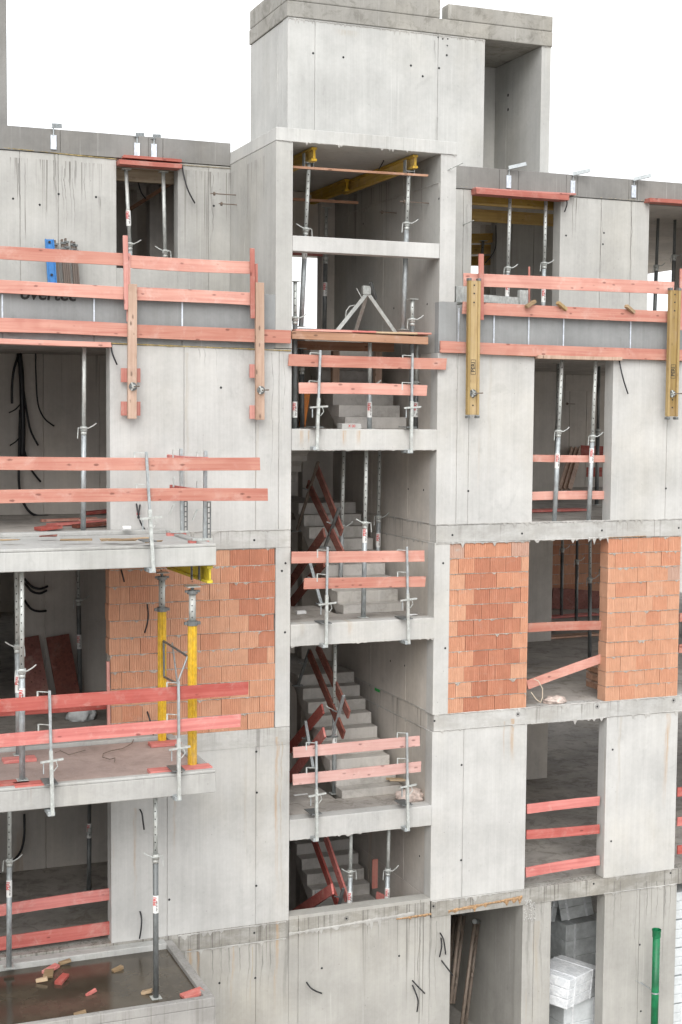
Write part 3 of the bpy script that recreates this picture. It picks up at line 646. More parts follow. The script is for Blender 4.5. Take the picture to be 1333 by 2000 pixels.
def cM(cx, cz):
    if cz > .9: return random.choice(['bk3', 'bk4', 'bk3'])
    if .2+.06*random.random() < cx < .86: return random.choice(['bk2', 'bk2', 'bk2', 'bk2', 'bk3'])
    return random.choice(['bk1', 'bk3'])
def cR(cx, cz):
    if cz > .92: return 'bk3'
    if .7 < cz < .78: return random.choice(['bk4', 'bk1'])
    return random.choice(['bk1', 'bk1', 'bk1', 'bk3'])
brick_wall(4.39, 6.90, 6.003, 8.726, .30, cL, toothed=True, label='large pale orange brick wall with a dark damp patch on its right side')
brick_wall(9.80, 11.21, 6.003, 8.726, .285, cM, label='narrow brick wall with dark red bricks in its middle')
bw = brick_wall(12.70, 14.13, 6.003, 8.726, .30, cR, label='clean light orange brick wall beside the open bay')

brick_wall(15.0, 20.4, 6.003, 8.726, .30, cR, y=10.9, label='brick wall at the back of the second floor bay')

# ============================================================ OBJECTS
# ---- steel props
def prop(label, base, top, Y, col_py, z0=None, z1=None, kind='galv', sticker=None, side=1, r=.038, ri=.030, holes_=True, group='steel formwork props', handle=True, inner='galvl', txt='PERI'):
    pb = at(*base, Y); pt = at(*top, Y)
    if z0 is not None: 
        k = (z0-pb.z)/(pt.z-pb.z); pb = pb.lerp(pt, k)
    if z1 is not None:
        k = (z1-pb.z)/(pt.z-pb.z); pt = pb.lerp(pt, k)
    t = thing('steel_prop', label, 'prop', pb, group)
    d = (pt-pb).normalized(); zc = Z(base[0], col_py, Y); k = (zc-pb.z)/(pt.z-pb.z); pc = pb.lerp(pt, max(.1, min(.92, k)))
    MB().cyl(pb+d*.008, pc, r, n=16).build('outer_tube', M[kind], t, smooth=True)
    it = MB().cyl(pc, pt-d*.008, ri, n=16).build('inner_tube', M[inner], t, smooth=True)
    MB().box(pb.x-.07, pb.x+.07, pb.y-.07, pb.y+.07, pb.z+.001, pb.z+.009).build('base_plate', M['galvl'], t)
    MB().box(pt.x-.07, pt.x+.07, pt.y-.07, pt.y+.07, pt.z-.009, pt.z-.001).build('head_plate', M['galvl'], t)
    MB().cyl(pc-d*.04, pc+d*.03, r+.012, n=16).cyl(pc-d*.09, pc-d*.04, r+.004, n=16).build('collar', M['galvl'], t, smooth=True)
    if handle:
        h = MB(); s_ = side
        h.tube([pc+Vector((s_*x, -.055+y, z)) for x, y, z in ((-.06, 0, .01), (.05, -.02, .005), (.12, -.01, .04), (.17, .01, .075))], .009, 6)
        h.tube([pc+Vector((-s_*x, -.03, z)) for x, z in ((.03, .0), (.085, .01), (.09, -.05), (.095, -.14))], .007, 6)
        h.build('handle', M['galvl'], t)
    L = (pt-pc).length; hm = MB(); n = int(L/.105)
    vd = (CAM-pb); vd.z = 0; vd.normalize()
    if holes_:
        for dirn in (Vector((-.34, -.94, 0)), Vector((.34, .94, 0)), ):
            for q in range(n):
                p = pc+d*(.09+q*.105); 
                if (p-pt).length > .07: hm.cyl(p+dirn*(ri-.001), p+dirn*(ri+.0012), .0095, n=7)
        if n > 0: hm.build('pin_holes', M['dark'], it, kind='stuff')  # flat dark discs paint the depth of the pin holes
    if sticker is not None:
        zs = Z(base[0], sticker, Y); k = (zs-pb.z)/(pt.z-pb.z); ps = pb.lerp(pt, k)
        st = MB(); st.cyl(ps-d*.12, ps+d*.12, r+.0015, n=16, cap=False); so_ = st.build('sticker', M['white'], t, smooth=True)
        f = Vector((-.34, -.94, 0)).normalized(); rx = Vector((.94, -.34, 0))
        text(txt, .062, ps+f*(r+.004)+d*.045-rx*.006, d, -rx, M['redp'], so_, 'print', bold=.001)
        text('PEP 20 300', .030, ps+f*(r+.004)-d*.02+rx*.018, d, -rx, M['blk'], so_, 'print')
    return t
# top storey
prop('left steel prop in the small top storey window, white sticker at its middle', (262, 640), (246, 318), YT-.02+.12, 478, z0=12.0, z1=14.56, sticker=427, holes_=False)
prop('right steel prop in the small top storey window, pale green upper tube', (326, 640), (319, 322), YT-.02+.12, 492, z0=12.0, z1=14.56, side=-1, holes_=False)
prop('left steel prop under the red lintel board of the top right bay', (989, 640), (997, 372), YT+.12, 524, z0=12.0, z1=14.55, sticker=565)
prop('right steel prop under the red lintel board of the top right bay', (1060, 650), (1067, 376), YT+.12, 515, z0=12.0, z1=14.56, sticker=577)
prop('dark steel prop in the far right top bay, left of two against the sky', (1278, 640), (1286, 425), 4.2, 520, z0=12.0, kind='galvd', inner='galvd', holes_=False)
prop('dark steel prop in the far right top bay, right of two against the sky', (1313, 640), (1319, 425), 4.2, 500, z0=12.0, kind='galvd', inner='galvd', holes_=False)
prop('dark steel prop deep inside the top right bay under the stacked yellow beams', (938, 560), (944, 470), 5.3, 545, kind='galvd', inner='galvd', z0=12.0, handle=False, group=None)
# under the stair tower roof
prop('tall steel prop under the left yellow beam of the stair tower', (588, 648), (604, 318), .45, 448, z0=12.05, sticker=490, side=-1)
prop('tall steel prop under the right yellow beam of the stair tower', (787, 655), (799, 335), .35, 437, z0=12.05)
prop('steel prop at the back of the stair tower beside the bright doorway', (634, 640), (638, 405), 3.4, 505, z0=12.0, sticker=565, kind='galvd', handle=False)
# below and through the timber platform
prop('steel prop at the left edge of the stairwell, its head standing above the platform', (576, 838), (577, 549), .22, 622, z0=10.5, kind='galvd', sticker=800)
prop('steel prop under the middle of the timber platform', (722, 838), (723, 668), .30, 752, z0=10.5, z1=11.86, sticker=800, holes_=False)
prop('steel prop right of the timber platform, its head sticking up above the planks', (803, 838), (806, 584), .25, 625, z0=10.5, kind='galvd')
prop('steel prop behind the right railing post, white label low on its tube', (812, 838), (815, 672), .75, 748, z0=10.5, z1=11.86, kind='galvd', sticker=800, holes_=False)
prop('dark steel prop behind the left railing, with a yellow collar', (591, 838), (589, 680), 1.3, 720, z0=10.5, kind='galvd', inner='galvd', holes_=False, handle=False)
# on the landing above the second floor
prop('left of three steel props on the middle stair landing, label facing out', (664, 1195), (672, 882), 1.43, 1028, z0=7.55, z1=10.19, sticker=1083)
prop('middle of three steel props on the middle stair landing, red and yellow stickers', (710, 1213), (716, 880), .36, 1022, z0=7.555, z1=10.18, side=-1, sticker=1045)
prop('right of three steel props on the middle stair landing, furthest back', (737, 1183), (742, 882), 1.9, 1010, z0=7.74, z1=10.3, sticker=1055)
prop('single steel prop on the lower stair landing in front of the stair rails', (653, 1552), (655, 1262), 1.2, 1385, z0=4.55, z1=7.23, side=-1, sticker=1437)
prop('left steel prop in the lowest stair opening', (682, 1850), (686, 1630), .6, 1702, z0=1.5, z1=4.25, sticker=1755, holes_=False, side=-1)
prop('right steel prop in the lowest stair opening', (754, 1850), (760, 1618), .6, 1700, z0=1.5, z1=4.25, sticker=1748, holes_=False)
# right bays
prop('left steel prop in the third floor bay, handle to the right', (1083, 1022), (1098, 704), -.0+.13, 843, z0=9.0, z1=11.69, sticker=900)
prop('right steel prop in the third floor bay, leaning slightly', (1150, 1020), (1164, 706), .13, 853, z0=9.0, z1=11.69, sticker=890)
prop('dark steel prop behind the left prop of the third floor bay', (1086, 990), (1090, 738), 3.0, 842, z0=9.0, z1=11.69, kind='galvd', handle=False)
prop('dark steel prop behind the right prop of the third floor bay', (1166, 965), (1170, 736), 3.8, 840, z0=9.0, z1=11.69, kind='galvd', inner='galvd', handle=False, holes_=False)
prop('thin steel prop at the back of the second floor bay, nearest the grey wall', (1097, 1193), (1099, 1050), 8.8, 1072, z0=6.0, z1=8.73, kind='galvd', holes_=False)
prop('dark steel prop in the middle of the second floor bay', (1126, 1210), (1128, 1050), 7.9, 1095, z0=6.0, z1=8.73, kind='galvd', inner='galvd', holes_=False)
prop('steel prop with yellow bands at the right of the second floor bay', (1152, 1285), (1153, 1050), 3.76, 1130, z0=6.0, z1=8.73, kind='galvd')
prop('dark steel prop close to the brick jamb of the second floor bay', (1173, 1280), (1176, 1050), 3.9, 1115, z0=6.0, z1=8.73, kind='galvd', inner='galvd', handle=False, holes_=False)
# left bays and balconies
prop('steel prop in the third floor opening left, in front of the hanging cables', (163, 1040), (165, 682), .10, 837, z0=9.0, z1=11.68, holes_=False)
prop('front steel prop on the pink dusted balcony, standing on a red board', (44, 1533), (43, 1127), -2.0, 1310, z0=6.06, z1=8.74, sticker=1362)
prop('rear steel prop on the pink dusted balcony, half hidden by the front one', (37, 1482), (33, 1127), -.65, 1262, z0=6.06, z1=8.74, side=-1, sticker=1335)
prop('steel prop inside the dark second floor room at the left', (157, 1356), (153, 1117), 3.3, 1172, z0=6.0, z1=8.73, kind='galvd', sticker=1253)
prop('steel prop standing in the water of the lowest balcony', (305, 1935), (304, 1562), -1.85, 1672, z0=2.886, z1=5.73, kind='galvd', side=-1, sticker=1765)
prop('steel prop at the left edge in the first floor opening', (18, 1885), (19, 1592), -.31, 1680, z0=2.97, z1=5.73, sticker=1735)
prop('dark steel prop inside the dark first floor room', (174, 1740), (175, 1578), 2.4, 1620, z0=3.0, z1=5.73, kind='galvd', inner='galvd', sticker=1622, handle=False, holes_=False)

# ---- yellow aluminium shoring posts with a brace frame
def alu_post(label, base, top, Y, ring_py, head_py):
    pb = at(*base, Y); pt = at(*top, Y); t = thing('shoring_post', label, 'shoring post', pb, 'yellow shoring posts')
    zr = Z(base[0], ring_py, Y); zh = Z(base[0], head_py, Y)
    pr = Vector((pb.x, pb.y, zr)); ph = Vector((pb.x, pb.y, zh))
    # grooved aluminium profile
    prof = []
    for k in range(32):
        a = 2*math.pi*k/32; rr = .062 if k % 4 in (0, 1, 2) else .052; prof.append((pb.x+rr*math.cos(a), pb.y+rr*math.sin(a)))
    MB().prism(prof, pb.z+.01, zr).build('profile_tube', M['yel'], t)
    MB().cyl(pr, ph, .046, n=18).build('inner_tube', M['galvl'], t, smooth=True)
    MB().cyl(pr-Vector((0, 0, .03)), pr+Vector((0, 0, .03)), .075, n=18).box(pr.x-.11, pr.x+.11, pr.y-.02, pr.y+.02, zr-.02, zr+.02).build('lock_ring', M['galvd'], t)
    MB().cyl(ph, ph+Vector((0, 0, .05)), .07, n=18).box(pr.x-.1, pr.x+.1, pr.y-.02, pr.y+.02, zh+.02, zh+.05).cyl(ph+Vector((0, 0, .05)), Vector((pb.x, pb.y, pt.z-.01)), .022, n=10).build('spindle', M['galvd'], t)
    MB().box(pb.x-.09, pb.x+.09, pb.y-.09, pb.y+.09, pt.z-.012, pt.z-.002).build('head_plate', M['galvl'], t)
    MB().box(pb.x-.09, pb.x+.09, pb.y-.09, pb.y+.09, pb.z+.001, pb.z+.01).build('base_plate', M['galvl'], t)
    hm = MB()
    for q in range(9): hm.cyl(Vector((pb.x-.016, pb.y-.045, zr+.08+q*.08)), Vector((pb.x-.016, pb.y-.048, zr+.08+q*.08)), .009, n=7)
    hm.build('pin_holes', M['dark'], t, kind='stuff')
    return t
alu_post('rear yellow shoring post with grey telescopic top, nearer the brick wall', (317, 1452), (319, 1117), -.42, 1190, 1132)
alu_post('front yellow shoring post with grey telescopic top, nearer the balcony corner', (376, 1500), (379, 1144), -1.92, 1217, 1160)
bt = thing('brace_frame', 'small grey steel brace frame clamped between the two yellow shoring posts', 'brace', at(318, 1325, -.46))
pA, pB, pC, pD = at(320, 1252, -.50), at(367, 1282, -1.86), at(321, 1322, -.50), at(347, 1335, -1.86)
for a, b in ((pA, pB), (pC, pD), (pA, pC)): MB().cyl(a, b, .016, n=8).build('tube', M['galvd'], bt)
MB().cyl(pA+Vector((.1, -.1, -.02)), pD, .012, n=8).build('tube', M['galv'], bt); MB().cyl(pB, pD, .014, n=8).build('tube', M['galv'], bt)
# yellow girder stub over the posts, pointing at the camera's right
def hbeam(mb_fl, mb_w, p0, p1, h=.2, w_=.08, f=.04, wt_=.027):
    p0 = Vector(p0); p1 = Vector(p1)
    for s_ in (-1, 1): mb_fl.append(MB().bar(p0+Vector((0, 0, s_*(h-f)/2)), p1+Vector((0, 0, s_*(h-f)/2)), w_, f))
    mb_w.append(MB().bar(p0, p1, wt_, h-2*f))
def girder(label, p0, p1, mat, h=.2, group=None, name='timber_girder', cat='girder'):
    t = thing(name, label, cat, (Vector(p0)+Vector(p1))/2-Vector((0, 0, h/2)), group); fl = []; wb = []
    hbeam(fl, wb, p0, p1, h); 
    for x in fl: x.build('flange', M[mat], t, bevel=.004)
    for x in wb: x.build('web', M[mat], t)
    return t
ph0 = at(331, 1112, -.30); ph1 = at(409, 1128, -2.10)
girder('bright yellow girder lying across the heads of the yellow shoring posts', (ph0.x, -.30, 8.62), (ph1.x, -2.14, 8.62), 'yelb', .235)
c_ = MB(); q_ = Vector((5.12, -1.92, 8.64)); c_.box(q_.x-.055, q_.x-.047, q_.y-.04, q_.y+.04, 8.53, 8.72).box(q_.x+.047, q_.x+.055, q_.y-.04, q_.y+.04, 8.53, 8.72)
tag(c_.build('fork_head', M['galvd']), 'grey steel fork head gripping the bright yellow girder', 'fork head')
tag(MB().box(4.88, 5.16, -.55, -.25, 8.70, 8.745).build('packing_board', M['redx'], bevel=.003), 'red packing board on the head of the rear yellow post', 'board')
tag(MB().box(2.66, 2.98, -2.1, -1.9, 8.742, 8.748).build('packing_board', M['scrap']), 'thin raw wood shim above the front balcony prop', 'board')

# ---- stair tower roof girders
bxr = X(806, 322, .3); bxl = X(607, 300, .4)
for lab, x, ya, yb, zc in (('yellow girder under the stair tower roof, left one in front', bxl, .25, 3.0, 14.62), ('yellow girder under the stair tower roof, front right one', bxr, .20, 3.1, 14.62), ('yellow girder under the stair tower roof, rear right one overlapping the front', bxr-.11, 2.75, 5.9, 14.62)):
    t = girder(lab, (x, ya, zc), (x, yb, zc), 'beamy', .21, 'yellow girders under the stair tower roof')
    MB().box(x-.042, x+.042, ya-.012, ya-.001, zc-.1, zc-.065).box(x-.042, x+.042, ya-.012, ya-.001, zc+.065, zc+.1).box(x-.02, x+.02, ya-.01, ya-.001, zc-.06, zc+.06).build('end_cap', M['yel'], t)
for x, y in ((bxl-.02, .45), (bxr-.03, .36)):
    c_ = MB().box(x-.075, x-.067, y-.05, y+.05, 14.44, 14.66).box(x+.067, x+.075, y-.05, y+.05, 14.44, 14.66).box(x-.09, x+.09, y-.06, y+.06, 14.43, 14.44)
    tag(c_.build('fork_head', M['galv']), 'steel fork head holding the %s yellow girder under the stair tower roof' % ('left' if x < 8.5 else 'right'), 'fork head')
def board(label, p0, p1, h=.19, t=.03, mat='pinkx', group=None, name='guard_board', cat='guard board', bev=.003):
    p0 = Vector(p0); p1 = Vector(p1); L = (p1-p0).length; n = max(1, int(L/.45)); m_ = MB(); d = (p1-p0).normalized()
    a = d.cross(Vector((0, 0, 1))).normalized(); u = a.cross(d).normalized(); bow = random.uniform(-.012, .012)*min(1, L/2); prev = None; ph = random.random()*6
    for k in range(n+1):
        f = k/n; tw = .02*math.sin(ph+f*3)*min(1, L/3); c = p0.lerp(p1, f)+u*(bow*4*f*(1-f))+a*(.004*math.sin(ph+f*5)*min(1, L/2)); e = random.uniform(-.003, .003) if name == 'guard_board' else 0
        s0 = d*random.uniform(-.008, .008) if k in (0, n) else Vector((0, 0, 0)); i = len(m_.v)
        m_.v += [c-a*t/2-u*(h/2+e)+a*tw*h*.5+s0, c+a*t/2-u*(h/2+e)+a*tw*h*.5+s0, c+a*t/2+u*(h/2+e*.5)-a*tw*h*.5-s0, c-a*t/2+u*(h/2+e*.5)-a*tw*h*.5-s0]
        if prev is not None:
            for q in range(4): m_.f.append((prev+q, prev+(q+1) % 4, i+(q+1) % 4, i+q))
        else: m_.f.append((i+3, i+2, i+1, i))
        prev = i
    m_.f.append((prev, prev+1, prev+2, prev+3))
    return tag(m_.build(name, M[mat], bevel=bev), label, cat, group)
board('thin reddish batten nailed across in front of the stair tower girders', at(571, 326, .16), at(836, 343, .16), .035, .03, 'plank', name='batten', cat='batten')
board('short reddish batten further back under the stair tower roof', at(571, 389, 2.2), at(700, 396, 2.2), .045, .03, 'plank', name='batten', cat='batten')

# ---- guard boards of the terrace, left
G1 = 'boards of the left terrace railing'
YG = -.10
board('top board of the left terrace railing, reaching the left picture edge', at(-60, 490, YG), at(242, 507, YG), .175, group=G1)
board('top board of the left terrace railing, right of the first red upright', at(252, 511, YG), at(490, 523, YG), .18, group=G1)
board('middle board of the left terrace railing above the dark lettering', at(-60, 556, YG), at(242, 573, YG), .18, group=G1)
board('middle board of the left terrace railing between the two uprights', at(252, 573, YG), at(492, 584, YG), .18, group=G1)
board('lowest board of the left terrace railing, reddest at its left end', at(-60, 633, YG), at(250, 645, YG), .19, group=G1)
board('lowest board of the left terrace railing, running to the stairwell', at(266, 647, YG), at(568, 658, YG), .19, group=G1)
def upright(label, top, bot, Y, wd, t, mat, name='railing_upright', cat='upright', group=None):
    a = at(*top, Y); b = at(*bot, Y); return tag(MB().bar(b, a, wd, t, (0, 1, 0)).build(name, M[mat], bevel=.004), label, cat, group)
upright('red upright of the left terrace railing, front piece of the left pair', (245, 460), (248, 605), -.16, .07, .03, 'redz')
upright('lower red upright piece beside the pale timber at the left', (252, 495), (251, 628), -.13, .05, .024, 'redz')
upright('red upright at the right end of the left terrace railing', (493, 485), (494, 622), -.16, .07, .03, 'redz')
upright('short red upright behind the right pale timber', (501, 515), (502, 640), -.13, .04, .024, 'redz')
def anchor(root, p):
    pm = MB().cyl(p, p+Vector((0, -.012, 0)), .06, n=14); pm.build('anchor_plate', M['galvd'], root)
    wn = MB().cyl(p+Vector((0, -.012, 0)), p+Vector((0, -.06, 0)), .028, n=8)
    for a in (0, 2.1, 4.2): wn.bar(p+Vector((0, -.035, 0)), p+Vector((.065*math.cos(a), -.035, .065*math.sin(a))), .02, .02)
    wn.build('wing_nut', M['galvl'], root); MB().cyl(p+Vector((0, .02, 0)), p+Vector((.02, -.30, 0)), .009, n=7).build('tie_rod', M['iron'], root)
for lab, (xt, yt), (xb, yb), nuty, wd, pcs in (('pale timber strut bolted to the facade under the left red upright', (259, 555), (258, 818), 755, .125, ((733, 1), (798, 1))), ('pale timber strut bolted to the facade near the stairwell', (507, 552), (508, 820), 762, .13, ((725, 0), (805, 0)))):
    a = at(xt, yt, -.16); b = at(xb, yb, -.16); t = thing('timber_strut', lab, 'strut', b)
    MB().bar(b, a, wd, .07, (0, 1, 0)).build('timber', M['brnz'], t, bevel=.006)
    anchor(t, at(xb+2, nuty, -.197))
    for cy, _ in pcs:
        c = at(xb-2, cy, -.11) if _ else at(xb-8, cy, -.11); MB().box(c.x-.14 if _ else c.x-.09, c.x+.14 if _ else c.x+.02, c.y, c.y+.03, c.z-.10, c.z+.10).build('cross_cleat', M['redz'], t, bevel=.003)
# ---- right terrace
G2 = 'boards of the right terrace railing'
board('top board of the right terrace railing', at(906, 546, YG), at(1316, 563, YG), .20, group=G2)
board('middle board of the right terrace railing, wooden wedges on top', at(904, 601, YG), at(1304, 619, YG), .19, group=G2)
board('lowest board of the right terrace railing along the foot of the parapet', at(860, 677, YG+.02), at(1340, 694, YG+.02), .18, group=G2)
upright('red upright clamped beside the left weathered girder', (940, 496), (940, 625), -.2, .085, .03, 'redz')
upright('red upright at the right picture edge of the terrace railing', (1333, 525), (1331, 645), -.2, .09, .03, 'redz')
for lab, (xt, yt), (xb, yb), nuty in (('left weathered yellow girder bolted upright to the facade', (926, 545), (923, 813), 768), ('right weathered yellow girder bolted upright at the picture edge', (1318, 564), (1312, 816), 769)):
    Yg = -.22; a = at(xt, yt, Yg); b = at(xb, yb, Yg); t = thing('upright_girder', lab, 'girder', b, 'upright girders of the right railing')
    for s_ in (-1, 1): MB().bar(b+Vector((s_*.082, 0, .02)), a+Vector((s_*.082, 0, -.02)), .042, .08, (0, 1, 0)).build('flange', M['gird'], t, bevel=.008)
    MB().bar(b+Vector((0, 0, .025)), a+Vector((0, 0, -.025)), .122, .03, (0, 1, 0)).build('web', M['gird'], t)
    for e, s__ in ((a, 1), (b, -1)):
        for s_ in (-1, 1): MB().box(e.x+s_*.082-.026, e.x+s_*.082+.026, Yg-.044, Yg+.044, e.z-.03, e.z+.012).build('end_cap', M['galvd'], t, bevel=.006)
    d = a-b; hm = MB()
    for k in (.955, .895, .83, .08, .14): p = b+d*k; hm.cyl(p+Vector((0, -.016, 0)), p+Vector((0, -.018, 0)), .014, n=8)
    hm.build('bolt_holes', M['dark'], t, kind='stuff'); anchor(t, at(xb+1, nuty, Yg-.02))
    p = b+d*.36+Vector((0, -.0175, 0)); text('PERI', .085, p, d, (-1, 0, 0), M['blk'], t, 'print', bold=.001)
    fr = MB()
    for q in ((-.04, .0, .0, .22), (.04, .0, .0, .22)): fr.box(p.x+q[0]-.003, p.x+q[0]+.003, p.y-.001, p.y, p.z-.11, p.z+.11)
    fr.box(p.x-.04, p.x+.04, p.y-.0012, p.y, p.z+.108, p.z+.114); fr.box(p.x-.04, p.x+.04, p.y-.0012, p.y, p.z-.114, p.z-.108); fr.build('print_frame', M['blk'], t)
for lab, px, py, m_ in (('pale wooden wedge on the middle terrace board, nearest the left girder', 1035, 594, 'scrap'), ('yellow wooden wedge on the middle terrace board', 1096, 598, 'gird'), ('brown wooden wedge on the middle terrace board, nearest the right girder', 1229, 604, 'scrap')):
    p = at(px, py, -.13); s_ = -1 if px < 1050 else 1
    tag(MB().bar(p+Vector((-.09, -.05, s_*.05)), p+Vector((.09, .0, -s_*.05)), .07, .05).build('wedge', M[m_], bevel=.003), lab, 'wedge')
# ---- stair guard railings
def guard_post(label, top, bot, Y, hooks, clamp_py, side=-1, group='clamped railing posts', wedge=1):
    a = at(*top, Y); b = at(*bot, Y); t = thing('railing_post', label, 'railing post', b, group); d = (a-b)
    MB().bar(b, a, .034, .034, (0, 1, 0)).build('post_tube', M['galv'], t, bevel=.004)
    MB().bar(b, b.lerp(a, .52), .046, .046, (0, 1, 0)).build('sleeve', M['galvl'], t, bevel=.004)
    for hy in hooks:
        k = (Z(top[0], hy, Y)-b.z)/d.z; p = b.lerp(a, k)
        MB().bar(p, p+Vector((side*.14, .05, .01)), .02, .008).bar(p+Vector((side*.14, .05, .012)), p+Vector((side*.14, .05, -.11)), .02, .008, (0, 1, 0)).build('hook', M['galvl'], t)
    k = (Z(top[0], clamp_py, Y)-b.z)/d.z; p = b.lerp(a, k)
    MB().bar(p+Vector((-.14, -.03, .0)), p+Vector((.15, -.01, .02)), .03, .025).build('wedge_bar', M['galvl'], t)
    MB().tube([p+Vector(q) for q in ((.05, -.03, .02), (.075, -.035, -.06), (.03, -.03, -.12), (-.02, -.03, -.10))], .006, 6).build('safety_loop', M['galvl'], t)
    MB().bar(p+Vector((-.10, -.02, -.02)), p+Vector((-.10, -.02, -.15)), .012, .02, (0, 1, 0)).build('lever', M['galv'], t)
    MB().box(p.x-.085, p.x+.085, p.y-.02, p.y+.30, p.z-.30, p.z-.285).build('upper_jaw', M['galvd'], t)
    MB().box(b.x-.06, b.x+.03, b.y-.02, b.y+.25, b.z-.01, b.z+.045).build('lower_jaw', M['galv'], t, bevel=.004)
    return t
YP = -.13
guard_post('left railing post on the upper stair landing edge', (626, 684), (619, 878), YP, (690, 745), 796)
guard_post('right railing post on the upper stair landing edge', (806, 690), (803, 884), YP, (695, 748), 797)
guard_post('left railing post on the middle stair landing edge', (640, 1068), (637, 1264), YP, (1075, 1122), 1180)
guard_post('right railing post on the middle stair landing edge', (795, 1068), (798, 1257), YP, (1075, 1118), 1172)
guard_post('left railing post on the lower stair landing edge', (618, 1448), (619, 1642), YP, (1451, 1500), 1553)
guard_post('right railing post on the lower stair landing edge', (795, 1431), (797, 1622), YP, (1432, 1482), 1536)
YQ = -.07
G3 = 'boards across the open stairwell'
board('upper board across the upper stair landing, overlapping the wall at both ends', at(564, 703, YQ), at(872, 711, YQ), .175, group=G3)
board('lower board across the upper stair landing', at(584, 758, YQ), at(834, 763, YQ), .165, group=G3)
board('upper board across the middle stair landing', at(570, 1089, YQ), at(829, 1086, YQ), .175, group=G3)
board('lower board across the middle stair landing', at(594, 1140, YQ), at(831, 1136, YQ), .165, group=G3)
board('upper board across the lower stair landing, faded pink', at(573, 1470, YQ), at(820, 1447, YQ), .165, mat='fadx', group=G3)
board('lower board across the lower stair landing, faded pink', at(572, 1523, YQ), at(822, 1497, YQ), .165, mat='fadx', group=G3)
# ---- balcony railings
YBp = -2.36; YBb = -2.31
guard_post('railing post on the edge of the topmost balcony', (286, 882), (300, 1117), YBp, (885, 947), 1013)
guard_post('left railing post on the edge of the pink dusted balcony', (97, 1349), (103, 1592), YBp, (1352, 1416), 1487)
guard_post('right railing post on the edge of the pink dusted balcony', (349, 1330), (350, 1562), YBp, (1334, 1396), 1462)
G4 = 'boards of the balcony railings'
board('upper long board of the topmost balcony railing', at(-60, 904, YBb), at(508, 906, YBb), .165, group=G4)
board('lower long board of the topmost balcony railing', at(-60, 971, YBb), at(523, 966, YBb), .165, group=G4)
board('upper long red board of the pink dusted balcony railing', at(-60, 1383, YBb), at(485, 1344, YBb), .17, mat='redx', group=G4)
board('lower long red board of the pink dusted balcony railing', at(-60, 1452, YBb), at(470, 1407, YBb), .165, mat='redx', group=G4)
# end railing of the topmost balcony
for lab, (px, py), Ye, (bx_, by_) in (('rear post of the balcony end railing with slotted plate', (354, 876), -.55, (356, 1040)), ('front post of the balcony end railing with slotted plate', (402, 880), -1.7, (400, 1055))):
    a = at(px, py, Ye); b = at(bx_, by_, Ye); t = thing('slotted_post', lab, 'railing post', b, 'posts of the balcony end railing')
    MB().bar(b, a, .045, .05, (0, 1, 0)).build('post_tube', M['galv'], t, bevel=.004)
    for k in (.985, .66, .34):
        p = b.lerp(a, k); MB().bar(p, p+Vector((-.11, 0, .0)), .02, .008).bar(p+Vector((-.11, 0, 0)), p+Vector((-.115 if k > .5 else -.17, 0, -.14)), .02, .025, (0, 1, 0)).build('hook', M['galvl'], t)
    pl = MB(); c = b.lerp(a, .22)+Vector((.05, -.02, 0))
    for s_ in (-1, 1): pl.box(c.x+s_*.022-.008, c.x+s_*.022+.008, c.y-.006, c.y+.006, b.z, b.z+.52)
    for q in range(8): pl.box(c.x-.03, c.x+.03, c.y-.005, c.y+.005, b.z+q*.072, b.z+q*.072+.018)
    pl.build('slotted_plate', M['galvd'], t)
    MB().box(b.x-.18, b.x+.09, b.y-.06, b.y+.04, b.z+.0, b.z+.03).build('clamp_bar', M['galvl'], t)
    MB().box(b.x-.22, b.x+.05, b.y-.05, b.y+.05, b.z-.045, b.z-.003).build('clamp_pad', M['redx'], t)
board('upper short board of the balcony end railing', at(328, 899, -.15), at(405, 905, -2.15), .165, mat='redx', group='boards of the balcony end railing')
board('lower short board of the balcony end railing', at(334, 958, -.15), at(403, 967, -2.15), .165, mat='redx', group='boards of the balcony end railing')
# ---- boards closing the right bays
G5 = 'boards closing the right bays'
board('upper board across the third floor bay behind the props', at(1040, 895, .22), at(1186, 896, .22), .115, mat='pinkx', group=G5)
board('lower board across the third floor bay, bright salmon', at(1037, 969, .22), at(1184, 967, .22), .14, group=G5)
board('level board across the second floor bay', at(1031, 1226, .2), at(1177, 1221, .2), .145, group=G5)
board('sloping board fallen across the second floor bay', at(1030, 1338, .12), at(1175, 1286, .2), .15, group=G5)
board('top red board across the first floor bay', at(1029, 1580, .1), at(1171, 1564, .1), .155, mat='redx', group=G5)
board('middle red board across the first floor bay', at(1028, 1630, .1), at(1171, 1619, .1), .155, mat='redx', group=G5)
board('bottom red board across the first floor bay', at(1027, 1704, .1), at(1171, 1680, .1), .165, mat='redx', group=G5)
for i, (py, l_) in enumerate(((1547, 'top'), (1605, 'middle'), (1660, 'bottom'))): board(l_+' red board at the right picture edge on the first floor', at(1323, py, .1), at(1380, py-6, .1), .155, mat='redx', group=G5)
board('upper board at the right picture edge on the second floor', at(1327, 1206, .2), at(1380, 1203, .2), .145, group=G5); board('lower board at the right picture edge on the second floor', at(1326, 1267, .2), at(1380, 1264, .2), .145, group=G5)
G6 = 'red boards closing the dark first floor opening'
board('upper red board closing the dark first floor opening', at(-60, 1788, .15), at(216, 1746, .15), .17, mat='redx', group=G6)
board('lower red board closing the dark first floor opening', at(-60, 1852, .15), at(216, 1812, .15), .2, mat='redx', group=G6)
board('red board across the second floor opening behind the balcony rail', at(-60, 1395, .3), at(212, 1378, .3), .1, mat='redx')
